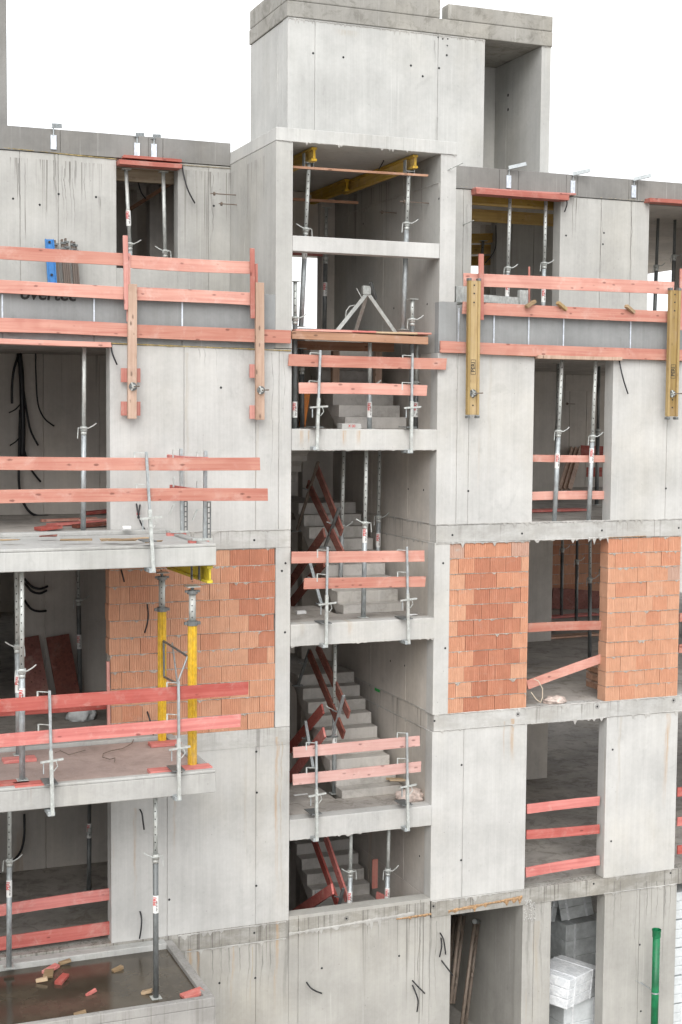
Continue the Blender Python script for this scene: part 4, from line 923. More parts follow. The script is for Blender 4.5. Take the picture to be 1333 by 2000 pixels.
# ---- lintel boards
board('red lintel board over the small top storey window', at(230, 318, YT-.06), at(352, 327, YT-.06), .07, .26, 'lint', name='lintel_board', cat='lintel board')
board('second thin red board above the small window lintel', at(240, 306, YT-.08), at(354, 315, YT-.08), .045, .12, 'lint', name='lintel_board', cat='lintel board')
board('long red lintel board over the top right bay', at(924, 375, YT-.06), at(1105, 388, YT-.06), .09, .26, 'lint', name='lintel_board', cat='lintel board')
board('thin red board on top of the long lintel board', at(926, 368, YT-.08), at(1122, 380, YT-.08), .03, .14, 'lint', name='lintel_board', cat='lintel board')
board('red lintel board at the far right of the top storey', at(1262, 392, YT-.06), at(1360, 399, YT-.06), .07, .26, 'lint', name='lintel_board', cat='lintel board')
board('long pale red lintel board over the third floor left opening', at(-60, 664, -.03), at(214, 674, -.03), .07, .28, 'pinkx', name='lintel_board', cat='lintel board')
board('pale lintel board over the third floor bay', at(1046, 697, -.03), at(1210, 701, -.03), .055, .20, 'brnz', name='lintel_board', cat='lintel board')
# ---- girders inside the top storey
for lab, a, b, Y, m_ in (('upper yellow girder inside the top right bay', (915, 388), (1100, 399), YT+.55, 'beamx'), ('lower yellow girder inside the top right bay, faint dark print', (905, 417), (1095, 433), YT+1.5, 'beamx'), ('pale girder inside the small top storey window', (215, 337), (362, 350), YT+.5, 'palebeam')):
    p0 = at(*a, Y); p1 = at(*b, Y); z = (p0.z+p1.z)/2; girder(lab, (p0.x, Y, z), (p1.x, Y, z), m_, .22)
for k in range(3):
    p0 = at(905, 466+k*22, 5.4+.3*k); p1 = at(968, 454+k*24, 5.4+.3*k); girder(['upper', 'middle', 'lower'][k]+' short girder in the stack deep inside the top right bay', (p0.x, 5.4+.3*k, p0.z), (p1.x, 5.4+.3*k, p0.z+.05), 'beamx', .18)
board('slanting red batten inside the small top storey window', at(255, 408, 4.0), at(352, 345, 2.9), .06, .03, 'plank', name='batten', cat='batten')

# ---- roof parapet brackets
def bracket(px, ytop, yplate, lab, flip=1):
    Y = YT-.03; c = at(px, yplate, Y); tp = at(px, ytop+12, Y); t = thing('anchor_bracket', lab, 'bracket', c, 'steel brackets on the roof parapet')
    MB().box(c.x-.045, c.x+.045, Y-.012, Y+.008, c.z-.11, c.z+.11).build('plate', M['alum'], t, bevel=.003)
    MB().cyl((c.x, Y-.01, c.z+.1), (c.x, Y-.01, tp.z), .010, n=8).build('rod', M['galv'], t)
    a = Vector((c.x-.03, Y-.02, tp.z)); b = a+Vector((.20*flip, .28, .06)) if px < 600 else a+Vector((.28, -.12, .07))
    MB().bar(a, b, .07, .008).bar(a+Vector((0, -.03, .03)), b+Vector((0, -.03, .03)), .008, .06).build('angle_arm', M['galv'], t)
for px, a, b, l_ in ((105, 238, 278, 'steel bracket on the left roof parapet, standing alone'), (268, 256, 293, 'steel bracket above the small window, left of two'), (301, 259, 295, 'steel bracket above the small window, right of two'), (994, 320, 355, 'steel bracket on the right roof parapet nearest the tower'), (1119, 332, 365, 'steel bracket on the right roof parapet, middle one'), (1238, 342, 374, 'steel bracket on the right roof parapet, furthest right')):
    bracket(px, a, b, l_)

# ---- timber platform in the stairwell with tripod
pt_ = thing('timber_platform', 'raw timber working platform laid across the stairwell', 'platform', (8.35, .7, 11.86))
pa = at(571, 657, -.06); pb_ = at(840, 665, -.06)
MB().bar((pa.x, -.02, 11.90), (pb_.x-.02, -.02, 11.87), .06, .115).build('edge_beam', M['plank'], pt_, bevel=.005)
MB().bar((XS0+.1, 1.4, 11.82), (9.4, 1.4, 11.82), .08, .14).build('edge_beam', M['plank'], pt_)
for i, (x0, x1, m_) in enumerate(((7.2, 8.1, 'pinkx'), (7.5, 8.5, 'redx'), (8.3, 9.2, 'scrap'), (8.9, 9.45, 'pinkx'))):
    MB().box(x0, x1, -.03+.02*i, .20+.02*i, 11.962+.001*i+.006*(i % 2), 11.99+.001*i+.006*(i % 2)).build('plank', M[m_], pt_, bevel=.003)
for i in range(9): MB().box(7.18, 9.5, .27+i*.19, .27+i*.19+.18, 11.96, 11.985).build('plank', M['plank'], pt_)
for lab, px in (('left raw timber post under the back of the platform', 655), ('right raw timber post under the back of the platform', 738)):
    p = at(px, 720, 1.55); tag(MB().box(p.x-.06, p.x+.06, 1.5, 1.6, 10.7, 11.75).build('timber_post', M['brnz'], bevel=.004), lab, 'post')
tp = thing('tripod', 'grey steel tripod head standing on the timber platform', 'tripod', at(712, 652, .9))
apx = at(718, 572, .9)
for q in (at(655, 645, .75), at(776, 648, .8), at(692, 642, 1.35)): MB().bar((q.x, q.y, 11.99), apx, .06, .03, (0, 1, 0)).build('leg', M['galvl'], tp, bevel=.004)
MB().box(apx.x-.09, apx.x+.05, apx.y-.04, apx.y+.04, apx.z-.03, apx.z+.11).build('head', M['galvl'], tp, bevel=.01)
MB().bar(apx+Vector((.03, -.05, .16)), apx+Vector((.15, .02, -.1)), .06, .05).build('clamp_jaw', M['galvd'], tp, bevel=.01)
MB().bar(apx+Vector((-.2, -.03, .06)), apx+Vector((-.1, -.03, -.1)), .015, .015).tube([apx+Vector(q) for q in ((-.2, 0, -.2), (-.3, 0, -.22), (-.36, 0, -.3), (-.37, 0, -.4))], .01).build('lever', M['galvl'], tp)

# ---- boards along the stair flights
def railboard(lab, p0, p1, h=.17, mat='brnx'): return tag(MB().bar(p0, p1, .035, h, (0, .2, 1)).build('stair_rail_board', M[mat], bevel=.003), lab, 'rail board', 'boards along the stair flights')
XA = 8.36
for nm, o in (('middle', 0), ):
    railboard('upper reddish rail board beside the middle stair flight', atx(618, 912, XA), atx(668, 1040, XA)); railboard('lower reddish rail board beside the middle stair flight', atx(602, 945, XA-.05), atx(670, 1085, XA-.05))
    railboard('reddish board on the middle stair, going down from its raw cut end', atx(634, 1040, 8.2), atx(566, 1140, 8.2)); railboard('lowest reddish board on the descending middle stair', atx(633, 1098, 8.1), atx(570, 1178, 8.1))
railboard('upper reddish rail board beside the lower stair flight', atx(620, 1262, XA), atx(682, 1396, XA)); railboard('lower reddish rail board beside the lower stair flight', atx(604, 1275, XA-.05), atx(672, 1436, XA-.05))
railboard('red board going down the lower stair from its blunt end', atx(631, 1384, 8.2), atx(566, 1462, 8.2), mat='redx'); railboard('second red board going down the lower stair', atx(634, 1430, 8.1), atx(566, 1520, 8.1), mat='redx')
railboard('left reddish rail board in the lowest stair opening', atx(612, 1636, XA), atx(662, 1772, XA), mat='redx'); railboard('right reddish rail board in the lowest stair opening', atx(636, 1634, XA+.05), atx(678, 1756, XA+.05), mat='redx')
railboard('board going down from the kink in the lowest stair opening', atx(650, 1736, 8.1), atx(566, 1792, 8.1), mat='redx')
def stickpost(lab, p0, p1, m_='iron'): 
    t = thing('stair_rail_post', lab, 'rail post', p1, 'posts of the stair rails'); MB().bar(p1, p0, .05, .03, (0, 1, 0)).build('post_tube', M[m_], t, bevel=.003)
    MB().box(p1.x-.09, p1.x+.09, p1.y-.03, p1.y+.05, p1.z, p1.z+.02).build('foot_plate', M['galvd'], t)
    c = Vector(p0).lerp(Vector(p1), .4); MB().bar(c, c+Vector((-.12, 0, .04)), .02, .02).build('hook', M['galvd'], t)
stickpost('dark leaning post behind the crossing rail boards, middle stair', atx(622, 902, 8.3), atx(580, 1038, 8.3)); stickpost('steel post crossing the rail boards of the middle stair', atx(663, 992, 8.3), atx(635, 1070, 8.3), 'galvd')
stickpost('short grey rail post low on the middle stair', atx(606, 1100, 7.9), atx(628, 1180, 7.9), 'galv')
stickpost('steel post at the top of the lower stair rails', atx(605, 1268, 8.3), atx(582, 1340, 8.3), 'galvd'); stickpost('steel post beside the prop on the lower stair', atx(672, 1358, 8.3), atx(650, 1440, 8.3), 'galv')
stickpost('thin grey post below the red boards of the lower stair', atx(597, 1408, 8.1), atx(612, 1500, 8.1), 'galv')
stickpost('steel post at the foot of the rails in the lowest opening', atx(671, 1735, 8.3), atx(660, 1780, 8.3), 'galvd'); stickpost('small grey post in the lowest stair opening', atx(619, 1740, 8.2), atx(621, 1785, 8.2), 'galv')
upright('short red upright beside the gap in the lowest stair opening', (733, 1678), (732, 1735), 1.4, .10, .03, 'redz'); 
board('small red board at the foot of the short upright in the lowest opening', at(736, 1748, 1.2), at(756, 1757, 1.0), .12, mat='redx', name='board', cat='board')
# orange and white machine parts at the upper landing left
og = at(595, 800, 1.6)
t = thing('orange_tool', 'orange and dark tool leaning at the left of the upper stair landing', 'tool', (og.x, og.y, 10.5))
MB().bar((og.x-.04, og.y, 10.52), (og.x+.05, og.y, 11.1), .10, .05, (0, 1, 0)).build('housing', M['orange'], t, bevel=.01)
MB().bar((og.x-.12, og.y+.1, 10.52), (og.x+.1, og.y+.1, 11.2), .08, .04, (0, 1, 0)).build('frame', M['brown'], t)
for lab, px, py, Zf, wx in (('concrete block with red crayon marks on the upper landing', 636, 836, 10.5, .30),):
    p = atz(px, py, Zf); t = MB().box(p.x-wx, p.x+.02, .20, .40, Zf+.002, Zf+.09).build('concrete_block', M['con_bal'], bevel=.006); tag(t, lab, 'block')
    text('X 00', .06, (p.x-.14, .197, Zf+.05), (1, 0, 0), (0, 0, 1), M['redp'], t, 'print')
def sheet(lab, px, py, Zf, w_, d_, m_='paper', h=.02, name='paper', cat='paper'):
    p = atz(px, py, Zf); return tag(MB().box(p.x-w_/2, p.x+w_/2, p.y-d_/2, p.y+d_/2, Zf+.002, Zf+.002+h).build(name, M[m_], bevel=.004, jit=.006), lab, cat)
sheet('white paper wad on the upper landing beside the block', 603, 832, 10.5, .22, .12, h=.05)
sheet('small white packet on the middle landing near the left wall', 588, 1199, 7.55, .16, .1, h=.05, name='packet', cat='packet')
t = atz(754, 1192, 7.55); tag(MB().cyl((t.x, t.y, 7.553), (t.x, t.y, 7.575), .10, .11, 20).build('bucket_lid', M['paper'], smooth=False), 'white plastic lid lying on the middle landing', 'lid')
sheet('white paper scrap by the right wall of the middle landing', 806, 1202, 7.55, .14, .1)
sheet('white paper strip on the lower landing', 588, 1553, 4.55, .24, .06)
for i, (px, py) in enumerate(((772, 1522), (779, 1528))):
    p = atz(px, py, 4.74); tag(MB().bar((p.x-.14, p.y+.05, 4.75+.03*i), (p.x+.12, p.y-.06, 4.75+.03*i), .07, .025).build('wood_scrap', M['scrap'], bevel=.003), ['raw wood scrap by the lower stair, upper one', 'raw wood scrap by the lower stair, lower one'][i], 'wood scrap')
# sacks
def sack(lab, c, rx, ry, rz, m_='sack'):
    me = bpy.data.meshes.new('sack'); import bmesh
    bm = bmesh.new(); bmesh.ops.create_icosphere(bm, subdivisions=4, radius=1)
    from mathutils import noise
    for v in bm.verts:
        n_ = noise.noise(v.co*2.2+Vector(c))*.28+noise.noise(v.co*6+Vector(c))*.12
        v.co = v.co*(1+n_); v.co.z = max(v.co.z, -.45); v.co = Vector((v.co.x*rx, v.co.y*ry, (v.co.z+.45)*rz))
    bm.to_mesh(me); bm.free(); me.materials.append(M[m_])
    for p in me.polygons: p.use_smooth = True
    o = bpy.data.objects.new('sack', me); COL.objects.link(o); o.location = c; return tag(o, lab, 'sack')
p = atz(803, 1562, 4.55); sack('crumpled pale plastic sack on the lower landing by the right post', (p.x-.02, p.y, 4.553), .24, .16, .13)
p = atz(1055, 1362, 6.0); sack('white plastic sack on the sill of the second floor bay', (p.x, .2, 6.003), .20, .12, .08, 'sack')
p = at(1058, 1340, .05); tag(MB().tube([at(a, b, .02) for a, b in ((1043, 1326), (1052, 1330), (1060, 1345), (1060, 1362), (1056, 1372), (1047, 1365), (1038, 1352))], .008).build('cable_loop', M['cablew']), 'beige cable loop hanging over the sill of the second floor bay', 'cable')
# pallet
pp = atz(1172, 1345, 6.0); t = thing('pallet_stack', 'wooden pallet standing at the brick jamb of the second floor bay', 'pallet', (pp.x+.1, .8, 6.0))
for k in range(3):
    for j in range(4): MB().box(pp.x-.12, pp.x+.9, .5+j*.22, .5+j*.22+.12, 6.10+k*.14, 6.125+k*.14).build('board', M['brnz'], t)
    for j in range(3): MB().box(pp.x-.10+j*.4, pp.x+j*.4, .5, 1.3, 6.003+k*.14, 6.095+k*.14).build('block', M['plank'], t)

# ---- debris boards
def scraps(lst, zf, grp, base):
    for (px, py, ang, L, w_, th_, m_, lab) in lst:
        p = atz(px, py, zf); d = Vector((math.cos(ang), math.sin(ang), 0))*L/2; zz = zf+th_/2+.003+base
        tag(MB().bar(Vector((p.x, p.y, zz))-d, Vector((p.x, p.y, zz+random.uniform(0, .03)))+d, w_, th_).build('board_offcut', M[m_], bevel=.003), lab, 'board', grp)
scraps([(95, 1036, .3, .35, .22, .05, 'redx', 'short wide red offcut left of the prop on the third floor'), (150, 1026, .15, .9, .18, .04, 'redx', 'long red offcut in the third floor pile, behind the prop'), (185, 1020, -.1, .5, .2, .05, 'pinkx', 'pink offcut in the third floor pile against the jamb'), (135, 1018, .1, .9, .1, .04, 'pinkx', 'narrow salmon offcut lying across the third floor pile'), (190, 1005, .2, .5, .2, .05, 'redx', 'red offcut at the back of the third floor pile'), (180, 1030, .35, .6, .16, .05, 'brnx', 'dark brown offcut at the front of the third floor pile')], 9.0, 'offcuts piled in the third floor opening', 0)
for i, (px, py, zf, l_) in enumerate(((1078, 1000, 9.0, 'dark red board lying flat on the third floor bay floor'), (1135, 1170, 6.0, 'red panel lying at the back of the second floor bay'), (1120, 1205, 6.0, 'red board on the floor of the second floor bay'), (1115, 1245, 6.0, 'raw board on the floor of the second floor bay'))):
    p = atz(px, py, zf); tag(MB().bar((p.x-.7, p.y, zf+.03), (p.x+.7, p.y+.1, zf+.03), .3, .04).build('floor_board', M['redx' if i < 3 else 'plank']), l_, 'board')
p = at(1125, 1150, 9.8); tag(MB().bar((p.x-.6, 9.9, 6.3), (p.x+.9, 9.9, 6.15), .05, .5).build('red_formwork_sheet', M['brnx']), 'dark red panel leaning at the back of the second floor', 'panel')
# red panels in the dark second floor room
for lab, px in (('left dark red panel leaning in the second floor room', 75), ('right dark red panel leaning in the second floor room', 135)):
    p = at(px, 1345, 3.2); tag(MB().bar((p.x, 3.2, 6.01), (p.x-.12, 3.55, 7.0), .38, .04, (0, 1, 0)).build('red_formwork_sheet', M['brnx']), lab, 'panel')
tag(MB().bar(at(211, 1292, -.02), at(213, 1440, -.02), .04, .06, (0, 1, 0)).build('edge_board', M['redz']), 'narrow red board standing at the left end of the large brick wall', 'board')
# leaning grey planks in the third floor bay
for i in range(3):
    a = at(1090+i*9, 955, 8.8); b = at(1128+i*8, 876, 9.3); tag(MB().bar((a.x, 8.7, 9.01), (b.x, 9.5, b.z), .13, .035, (0, 1, 0)).build('leaning_plank', M['brnz']), ['left', 'middle', 'right'][i]+' of three planks leaning on the back wall of the third floor bay', 'plank')
board('red board behind the leaning planks, upper one', at(1135, 880, 8.6), at(1178, 882, 8.6), .25, mat='redx'); board('red board behind the leaning planks, lower one', at(1146, 922, 8.6), at(1176, 922, 8.6), .22, mat='redx')
# base boards of the balcony props
for lab, px, py, m_ in (('red base board under the front prop of the pink dusted balcony', 62, 1532, 'redx'), ('second red base board left of the front balcony prop', 22, 1530, 'redx'), ('red base board under the rear prop of the pink dusted balcony', 38, 1483, 'redx'), ('red base board under the rear yellow post', 322, 1452, 'redx'), ('red base board under the front yellow post', 352, 1502, 'redx')):
    p = atz(px, py, 6.03); L = .42 if px == 352 else .22; tag(MB().box(p.x-L, p.x+L, p.y-.1, p.y+.1, 6.005, 6.052).build('base_board', M[m_], bevel=.004), lab, 'board', 'red base boards on the pink dusted balcony')
# wood chips on the topmost balcony
wc = [(20, 1060, 'scrap'), (150, 1059, 'scrap'), (215, 1058, 'scrap'), (240, 1060, 'scrap'), (262, 1058, 'scrap'), (300, 1062, 'scrap'), (95, 1052, 'brnx')]
for i, (px, py, m_) in enumerate(wc):
    p = atz(px, py, 9.03); a = random.uniform(-.6, .6); d = Vector((math.cos(a), math.sin(a), 0))*random.uniform(.1, .22)
    tag(MB().bar(Vector((p.x, p.y, 9.06))-d, Vector((p.x, p.y, 9.07))+d, .08, .02).build('wood_chip', M[m_], jit=.012), ['splintered wood chip at the left end of the topmost balcony', 'long splinter on the topmost balcony, left of the chips', 'curled wood chip in the middle of the topmost balcony', 'broad wood chip beside the curled one', 'pale wood chip left of the railing post foot', 'raw block behind the railing post on the topmost balcony', 'dark sliver near the opening on the topmost balcony'][i], 'wood chip')
p = atz(280, 1055, 9.0); tag(MB().cyl((p.x-.1, -.28, 9.1), (p.x+.02, -.28, 9.1), .032, n=14).build('foam_can', M['paper'], smooth=False), 'white can with orange print lying behind the railing post', 'can')
# debris floating in the lowest balcony
dl = [(100, 1895, .6, .30, .12, 'redx', 'dark red offcut on top of the wood heap in the water'), (95, 1905, 1.3, .22, .16, 'scrap', 'pale offcut in the wood heap in the water'), (122, 1915, .9, .28, .13, 'redx', 'red offcut right of the wood heap in the water'), (82, 1917, -.3, .18, .07, 'scrap', 'small yellow chip at the foot of the wood heap'), (127, 1882, .2, .2, .06, 'scrap', 'pale splinter behind the wood heap'), (230, 1893, .4, .2, .09, 'scrap', 'brown leaf shaped chip floating in the middle of the water'), (178, 1940, .4, .2, .04, 'redx', 'thin red sliver floating in the water'), (287, 1938, -.4, .16, .1, 'scrap', 'yellow block at the foot of the prop in the water'), (157, 1981, -.1, .18, .1, 'scrap', 'small yellow block near the front rim'), (376, 1942, .2, .36, .2, 'redx', 'bright red board offcut in the corner of the lowest balcony')]
for px, py, a, L, w_, m_, lab in dl:
    p = atz(px, py, 2.9); d = Vector((math.cos(a), math.sin(a), 0))*L/2; zz = 2.885+random.uniform(0, .01); w_ *= .8; d *= .85
    if px < 130: zz += .02
    tag(MB().bar(Vector((p.x, p.y, zz))-d, Vector((p.x, p.y, zz+.03))+d, w_, .045).build('wood_scrap', M[m_], bevel=.004, jit=.006), lab, 'wood scrap', 'wood scraps in the water')
# thin wires on the pink balcony
tag(MB().tube([atz(a, b, 6.04) for a, b in ((263, 1440), (258, 1452), (240, 1462), (218, 1466), (202, 1472), (201, 1479), (215, 1483), (225, 1480), (224, 1488))], .006).build('wire', M['iron']), 'thin bent wire lying on the pink dusted balcony', 'wire')
tag(MB().tube([atz(a, b, 6.05) for a, b in ((108, 1470), (118, 1466), (135, 1474), (150, 1470), (167, 1465))], .006).build('wire', M['iron']), 'tangled dark wire on the balcony near the left railing post', 'wire')
# grey bag on second floor left
p = atz(160, 1405, 6.0); sack('grey crumpled bag on the floor of the second floor opening', (p.x, p.y, 6.0), .22, .2, .2, 'styrog')

# ---- black cables hanging from walls
def cable(lab, pts, Y=0., r=.012, m_='black'):
    P = [at(a, b, Y-(.02+.10*math.sin(math.pi*min(1, k/(len(pts)-1)*.8)))) for k, (a, b) in enumerate(pts)]
    Q = []
    for k in range(len(P)-1):
        p0 = P[max(k-1, 0)]; p1 = P[k]; p2 = P[k+1]; p3 = P[min(k+2, len(P)-1)]
        for j in range(5):
            t_ = j/5; Q.append(.5*((2*p1)+(p2-p0)*t_+(2*p0-5*p1+4*p2-p3)*t_*t_+(3*p1-p0-3*p2+p3)*t_**3))
    Q.append(P[-1])
    return tag(MB().tube(Q, r, 7).build('cable', M[m_], smooth=True), lab, 'cable')
cable('black cable hanging from the corner of the small top storey window', [(356, 323), (360, 345), (368, 372), (381, 397)], YT)
cable('black cable beside the top right bay, below the lintel board', [(1106, 384), (1108, 398), (1103, 414)], YT)
cable('black cable hanging from the foam seam left of the first pale timber', [(217, 670), (220, 690), (229, 712)])
cable('black cable hanging right of the third floor bay', [(1210, 704), (1214, 725), (1220, 748), (1227, 769)])
cable('pair of short cables with a pink tie on the third floor wall', [(267, 984), (270, 1002), (276, 1022), (284, 1035)]); cable('shorter cable of the tied pair on the third floor wall', [(274, 986), (272, 1000), (270, 1012)])
tag(MB().cyl(at(268, 1003, -.07), at(273, 1003, -.07), .022, n=8).build('cable_tie', M['redp']), 'pink tie round the pair of short cables', 'cable tie')
cable('black cable sticking out of the brick wall, upper one', [(288, 1180), (290, 1198), (288, 1218), (283, 1236)], 0.0)
cable('black cable sticking out of the brick wall, lower one', [(288, 1390), (293, 1405), (299, 1430), (304, 1456)])
cable('short cable stub at the top of the brick wall', [(237, 1113), (240, 1124), (243, 1136)])
cable('upper short black cable on the first floor left wall', [(274, 1581), (278, 1590), (280, 1606), (282, 1620)])
cable('lower short black cable on the first floor left wall', [(274, 1780), (277, 1795), (276, 1815), (273, 1833)])
cable('curved black cable on the ground floor wall under the stairwell, left one', [(599, 1918), (607, 1929), (618, 1936), (629, 1940)])
cable('straight black cable of the pair under the stairwell', [(806, 1915), (815, 1925), (830, 1940)]); cable('long curved black cable of the pair under the stairwell', [(806, 1924), (812, 1938), (817, 1955), (815, 1976)])
cable('left black cable of the upper pair beside the ground floor doorway', [(862, 1832), (863, 1848), (859, 1869)]); cable('right black cable of the upper pair beside the ground floor doorway', [(860, 1822), (867, 1836), (871, 1864)])
cable('slanting black cable crossing the jamb of the ground floor doorway', [(863, 1876), (872, 1888), (885, 1905)])
YR = 3.9
cable('thick bundle of black cables hanging in the third floor room', [(38, 690), (42, 730), (44, 790), (45, 840), (44, 892)], YR, .045)
cable('black cable curving left from the hanging bundle', [(38, 690), (28, 720), (24, 755), (24, 788)], YR, .022)
cable('black cable curving down right from the hanging bundle', [(44, 745), (52, 800), (60, 840), (75, 870)], YR, .018)
cable('long black cable from the bundle bending along the floor', [(40, 800), (38, 880), (38, 950), (48, 985), (66, 1005), (95, 1008)], YR, .022)
cable('black cable hooking out low on the bundle', [(48, 880), (60, 915), (80, 941)], YR, .018)
cable('single long black cable right of the bundle', [(70, 687), (71, 740), (75, 790), (88, 818), (106, 832)], YR, .014)
cable('short black cable branching left from the bundle', [(40, 790), (30, 800), (18, 806)], YR, .012); cable('lower short black cable branching left from the bundle', [(42, 850), (32, 862), (20, 870)], YR, .012)
cable('upper black cable loop in the dark second floor room', [(48, 1130), (62, 1145), (78, 1150), (94, 1145)], 3.5, .02); cable('middle black cable loop in the dark second floor room', [(48, 1138), (62, 1154), (78, 1159), (92, 1153)], 3.5, .02); cable('lower black cable loop in the dark second floor room', [(48, 1172), (60, 1188), (75, 1194), (91, 1193)], 3.5, .02)
cable('black cable hanging inside the first floor room', [(48, 1590), (48, 1630), (42, 1660), (28, 1680)], 3.6, .02)
cable('black cable under the stair tower roof slab', [(753, 298), (749, 315), (740, 331)], 1.0, .010)
cable('black cable inside the small window', [(270, 355), (276, 375), (285, 388)], 3.5, .012); cable('long black cable hanging inside the top right bay', [(969, 440), (969, 480), (960, 500), (948, 514)], 4.6, .012)
cable('black cable at the jamb inside the third floor bay', [(1186, 722), (1184, 750), (1184, 780), (1188, 800)], 1.2, .014)

# ---- tie rods sticking out
def rod(lab, p0, p1, m_='iron', nut=True):
    t = thing('tie_rod', lab, 'tie rod', p0, 'tie rods'); MB().cyl(p0, p1, .009, n=7).build('rod', M[m_], t)
    if nut: c = Vector(p0).lerp(Vector(p1), .85); dd = (Vector(p1)-Vector(p0)).normalized(); MB().cyl(c-dd*.012, c+dd*.012, .03, n=8).build('nut', M[m_], t)
p = atx(461, 381, 6.885); rod('upper tie rod sticking out of the side of the stair tower', p, p+Vector((-.42, -.0, .0))+Vector((0, -.0, 0)))
p = atx(463, 400, 6.885); rod('lower tie rod sticking out of the side of the stair tower', p, p+Vector((-.30, 0, 0)))
p = atx(838, 397, XS1); rod('tie rod with wing nut on the right wall of the stair tower', p, p+Vector((-.5, 0, 0))); p = atx(775, 416, XS1); rod('second tie rod further back in the stair tower', p, p+Vector((-.3, 0, 0)))
p = at(875, 332, 0); rod('bent nail at the top right corner of the stair tower', p, p+Vector((.14, -.25, .08)), 'galvl', False); p = at(905, 439, YT); rod('grey nail on the wall left of the top right bay', p, p+Vector((.05, -.3, .04)), 'galvl', False)
p = at(1124, 789, 9.58); rod('tie rod with a disc nut on the back wall of the third floor bay', p, p+Vector((-.55, -.5, 0)))

# ---- leaning panels on the left terrace
def lean_panel(lab, px, pyt, w_, m_, parts=True):
    p = at(px, pyt, 2.15); t = thing('formwork_panel', lab, 'formwork panel', (p.x, 1.9, 12.0), 'panels leaning on the left terrace wall')
    b = Vector((p.x+.03, 1.85, 12.0)); a = Vector((p.x, 2.15, p.z))
    if m_ == 'blue':
        MB().bar(b, a, w_, .035, (0, 1, 0)).build('sheet', M[m_], t, bevel=.004)
        for s_ in (-1, 1): MB().bar(b+Vector((s_*w_/2, -.03, 0)), a+Vector((s_*w_/2, -.03, 0)), .014, .05, (0, 1, 0)).build('edge_rib', M[m_], t)
        for k in (.97, .86, .6): q = b.lerp(a, k)+Vector((0, -.03, 0)); MB().cyl(q, q+Vector((0, -.012, 0)), .02, n=10).build('bolt', M['dark'], t)
    else:
        MB().bar(b, a, w_*.5, .06, (0, 1, 0)).build('rail', M[m_], t, bevel=.004); MB().bar(b+Vector((w_*.45, -.02, 0)), a+Vector((w_*.45, -.02, -.06)), .02, .05, (0, 1, 0)).build('rail', M[m_], t)
        for k in (.96, .9): q = b.lerp(a, k)+Vector((0, -.04, 0)); MB().bar(q-Vector((.03, 0, 0)), q+Vector((.05, 0, 0)), .02, .03).build('lug', M['galvd'], t)
lean_panel('blue formwork panel leaning on the left terrace wall', 96, 468, .12, 'blue')
for i, (px, py) in enumerate(((107, 470), (121, 468), (128, 466), (140, 471), (145, 473))): lean_panel(['brown formwork bar right beside the blue panel', 'brown formwork bar second from the blue panel', 'brown formwork bar in the middle of the leaning row', 'brown formwork bar second from the right of the row', 'brown formwork bar furthest right of the row'][i], px, py, .06, 'brown')
# steel channel frame on right terrace
t = thing('steel_channel', 'light grey steel channel with end plates on the right terrace', 'steel channel', at(950, 582, .6))
pc0 = at(889, 579, .6); pc1 = at(1015, 589, .6)
MB().bar(pc0, pc1, .1, .012).bar(pc0+Vector((0, -.05, -.0)), pc1+Vector((0, -.05, 0)), .01, .12).build('channel', M['galvl'], t)
MB().box(pc0.x-.02, pc0.x+.12, .52, .6, pc0.z-.1, pc0.z+.16).build('end_plate', M['galvl'], t, bevel=.004); MB().box(pc1.x-.04, pc1.x+.12, .52, .6, pc1.z-.15, pc1.z+.18).build('end_plate', M['galvl'], t, bevel=.004)
MB().box(pc0.x+.1, pc0.x+.14, .5, .9, 12.0, pc0.z-.1).build('leg', M['galvl'], t); MB().box(pc1.x-.1, pc1.x-.06, .5, .9, 12.0, pc1.z-.15).build('leg', M['galvl'], t)
upright('thin rusty upright behind the top board of the right railing', (1034, 521), (1034, 592), .3, .03, .02, 'redz')

# ---- green drain pipe
gp = at(1283, 1815, -.35); t = thing('green_pipe', 'bright green plastic pipe standing upright at the ground floor wall', 'pipe', (gp.x, -.35, 0))
zc = Z(1283, 1938, -.35); MB().cyl((gp.x, -.35, 0), (gp.x, -.35, gp.z-.12), .062, n=24).build('pipe', M['grn'], t, smooth=True)
MB().cyl((gp.x, -.35, gp.z-.13), (gp.x, -.35, gp.z-.01), .071, n=24, cap=False).cyl((gp.x, -.35, gp.z-.03), (gp.x, -.35, gp.z), .077, n=24, cap=False).cyl((gp.x, -.35, gp.z-.10), (gp.x, -.35, gp.z-.09), .055, n=24).build('socket', M['grn'], t, smooth=True)
MB().cyl((gp.x, -.35, zc-.012), (gp.x, -.35, zc+.012), .068, n=24).bar((gp.x, -.35, zc), (gp.x-.05, 0, zc+.05), .012, .012).build('pipe_clip', M['galv'], t)
MB().cyl((gp.x-.16, -.001, zc+.1), (gp.x-.09, -.14, zc+.06), .005, n=6).build('screw', M['galv'], t)
# ---- lattice frames in the ground floor doorway
def lattice(lab, b0, b1, a0, a1, Y0, Y1, n=5, r=.032):
    t = thing('lattice_frame', lab, 'steel frame', (b0.x, b0.y, max(0, b0.z)), 'lattice frames in the doorway')
    MB().cyl(b0, a0, r, n=9).build('chord', M['iron'], t, smooth=True); MB().cyl(b1, a1, r, n=9).build('chord', M['iron'], t, smooth=True)
    for k in range(n):
        p = b0.lerp(a0, (k+.1)/n); q = b1.lerp(a1, (k+.9)/n); 
        if k % 2: p, q = b0.lerp(a0, (k+.9)/n), b1.lerp(a1, (k+.1)/n)
        MB().cyl(p, q, r*.5, n=6).build('diagonal', M['iron'], t)
    MB().cyl(a0-(a1-a0)*.1, a1+(a1-a0)*.1, r*1.3, n=9).build('coupler', M['galvd'], t)
lattice('front leaning lattice frame in the ground floor doorway', at(901, 2010, .6), at(909, 2010, .9), at(928, 1800, 1.2), at(935, 1800, 1.5), 0, 0, 6)
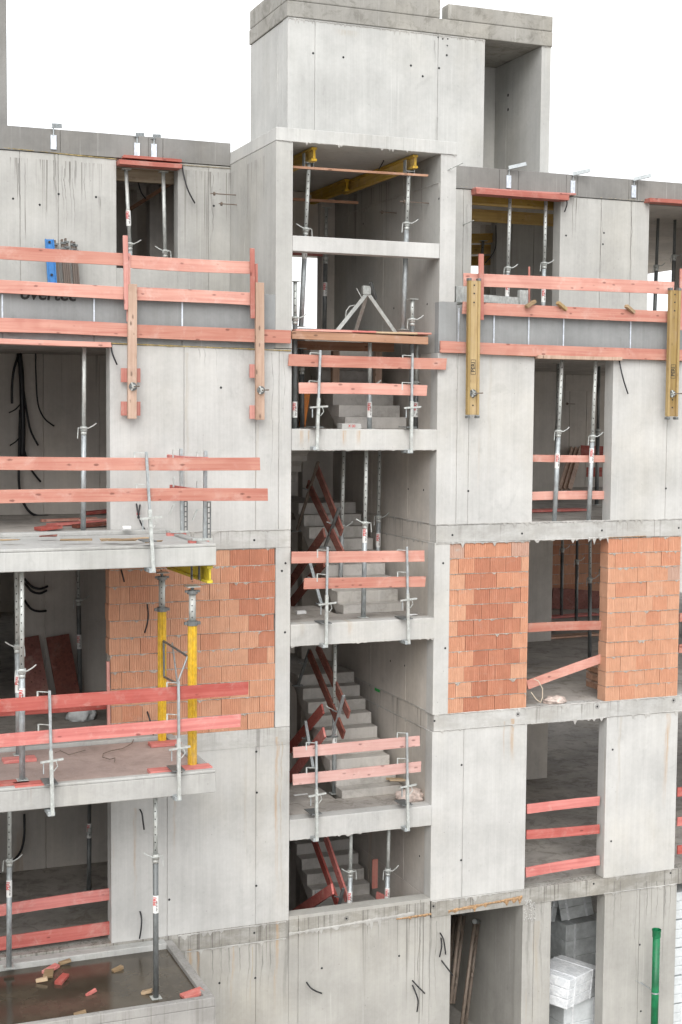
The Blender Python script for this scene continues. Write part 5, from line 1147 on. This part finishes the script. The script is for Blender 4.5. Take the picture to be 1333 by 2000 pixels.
lattice('middle leaning lattice frame in the ground floor doorway', at(880, 1960, .6), at(886, 1960, .9), at(900, 1782, 1.3), at(908, 1784, 1.6), 0, 0, 4)
lattice('rear leaning lattice frame in the ground floor doorway', at(872, 1955, 1.3), at(888, 1955, 1.6), at(888, 1783, 1.9), at(893, 1785, 2.1), 0, 0, 5)
# ---- insulation packs
def pack(lab, c, w_, d_, h, rot, m_='styro', sheets=3, tilt=(0, 0)):
    t = thing('insulation_pack', lab, 'insulation pack', c, 'insulation packs'); t.rotation_euler = (tilt[0], tilt[1], rot)
    for k in range(sheets):
        m__ = MB().box(-w_/2, w_/2, -d_/2, d_/2, h*k/sheets+.002, h*(k+1)/sheets-.002)
        me = m__.mesh('sheet', M[m_]); o = bpy.data.objects.new('foam_sheet', me); COL.objects.link(o); o.parent = t
        b = o.modifiers.new('bevel', 'BEVEL'); b.width = .012; b.segments = 2
    m__ = MB(); 
    for e in (-1, 1): m__.box(e*w_*.28-.02, e*w_*.28+.02, -d_/2-.006, d_/2+.006, -.004, h+.006)
    me = m__.mesh('film', M['film']); o = bpy.data.objects.new('film_band', me); COL.objects.link(o); o.parent = t
    return t
bp = at(1118, 1958, .35)
t = pack('white foam pack in plastic film jutting from the ground floor opening', (bp.x-.08, .55, bp.z+.05), 1.1, .75, .50, .55, 'film', 3, (.05, .10)); 
t['label'] = 'white foam pack in plastic film jutting from the ground floor opening'
pack('grey foam block under the jutting white pack', (bp.x+.25, .75, .0), .8, .6, bp.z-.03, .1, 'styro', 2)
pack('dark wrapped pack leaning at the left behind the jutting pack', (12.35, 2.0, 1.75), .7, .9, 1.0, .5, 'styrog', 4, (.0, .35))
pack('tall wrapped pack leaning at the right behind the jutting pack', (13.35, 2.0, 1.75), .6, .8, .95, -.3, 'styrog', 4, (.1, -.2))
pack('upright white pack between the two leaning packs', (13.1, 2.9, 1.3), .5, .5, 1.3, .2, 'styro', 2)
pack('grey pack lying under the tall wrapped pack', (13.4, 2.1, .7), .9, .9, .9, .1, 'styrog', 3)
pack('lower dark pack under the leaning ones', (12.3, 2.2, .0), .8, .9, 1.6, .05, 'styrog', 4)
for k in range(5): pack(['lowest', 'second', 'middle', 'fourth', 'topmost'][k]+' white pack of the stack at the right picture edge', (14.85, .7, .003+k*.5), 1.1, .9, .48, .03*(k % 2), 'styro', 3)
# white barrier strip behind the stack and green paint mark on the stair wall
p = atx(737, 1347, XS1); MB().box(XS1-.004, XS1-.001, p.y-.12, p.y+.10, p.z-.03, p.z+.02).build('paint_mark', M['grnp'], B)
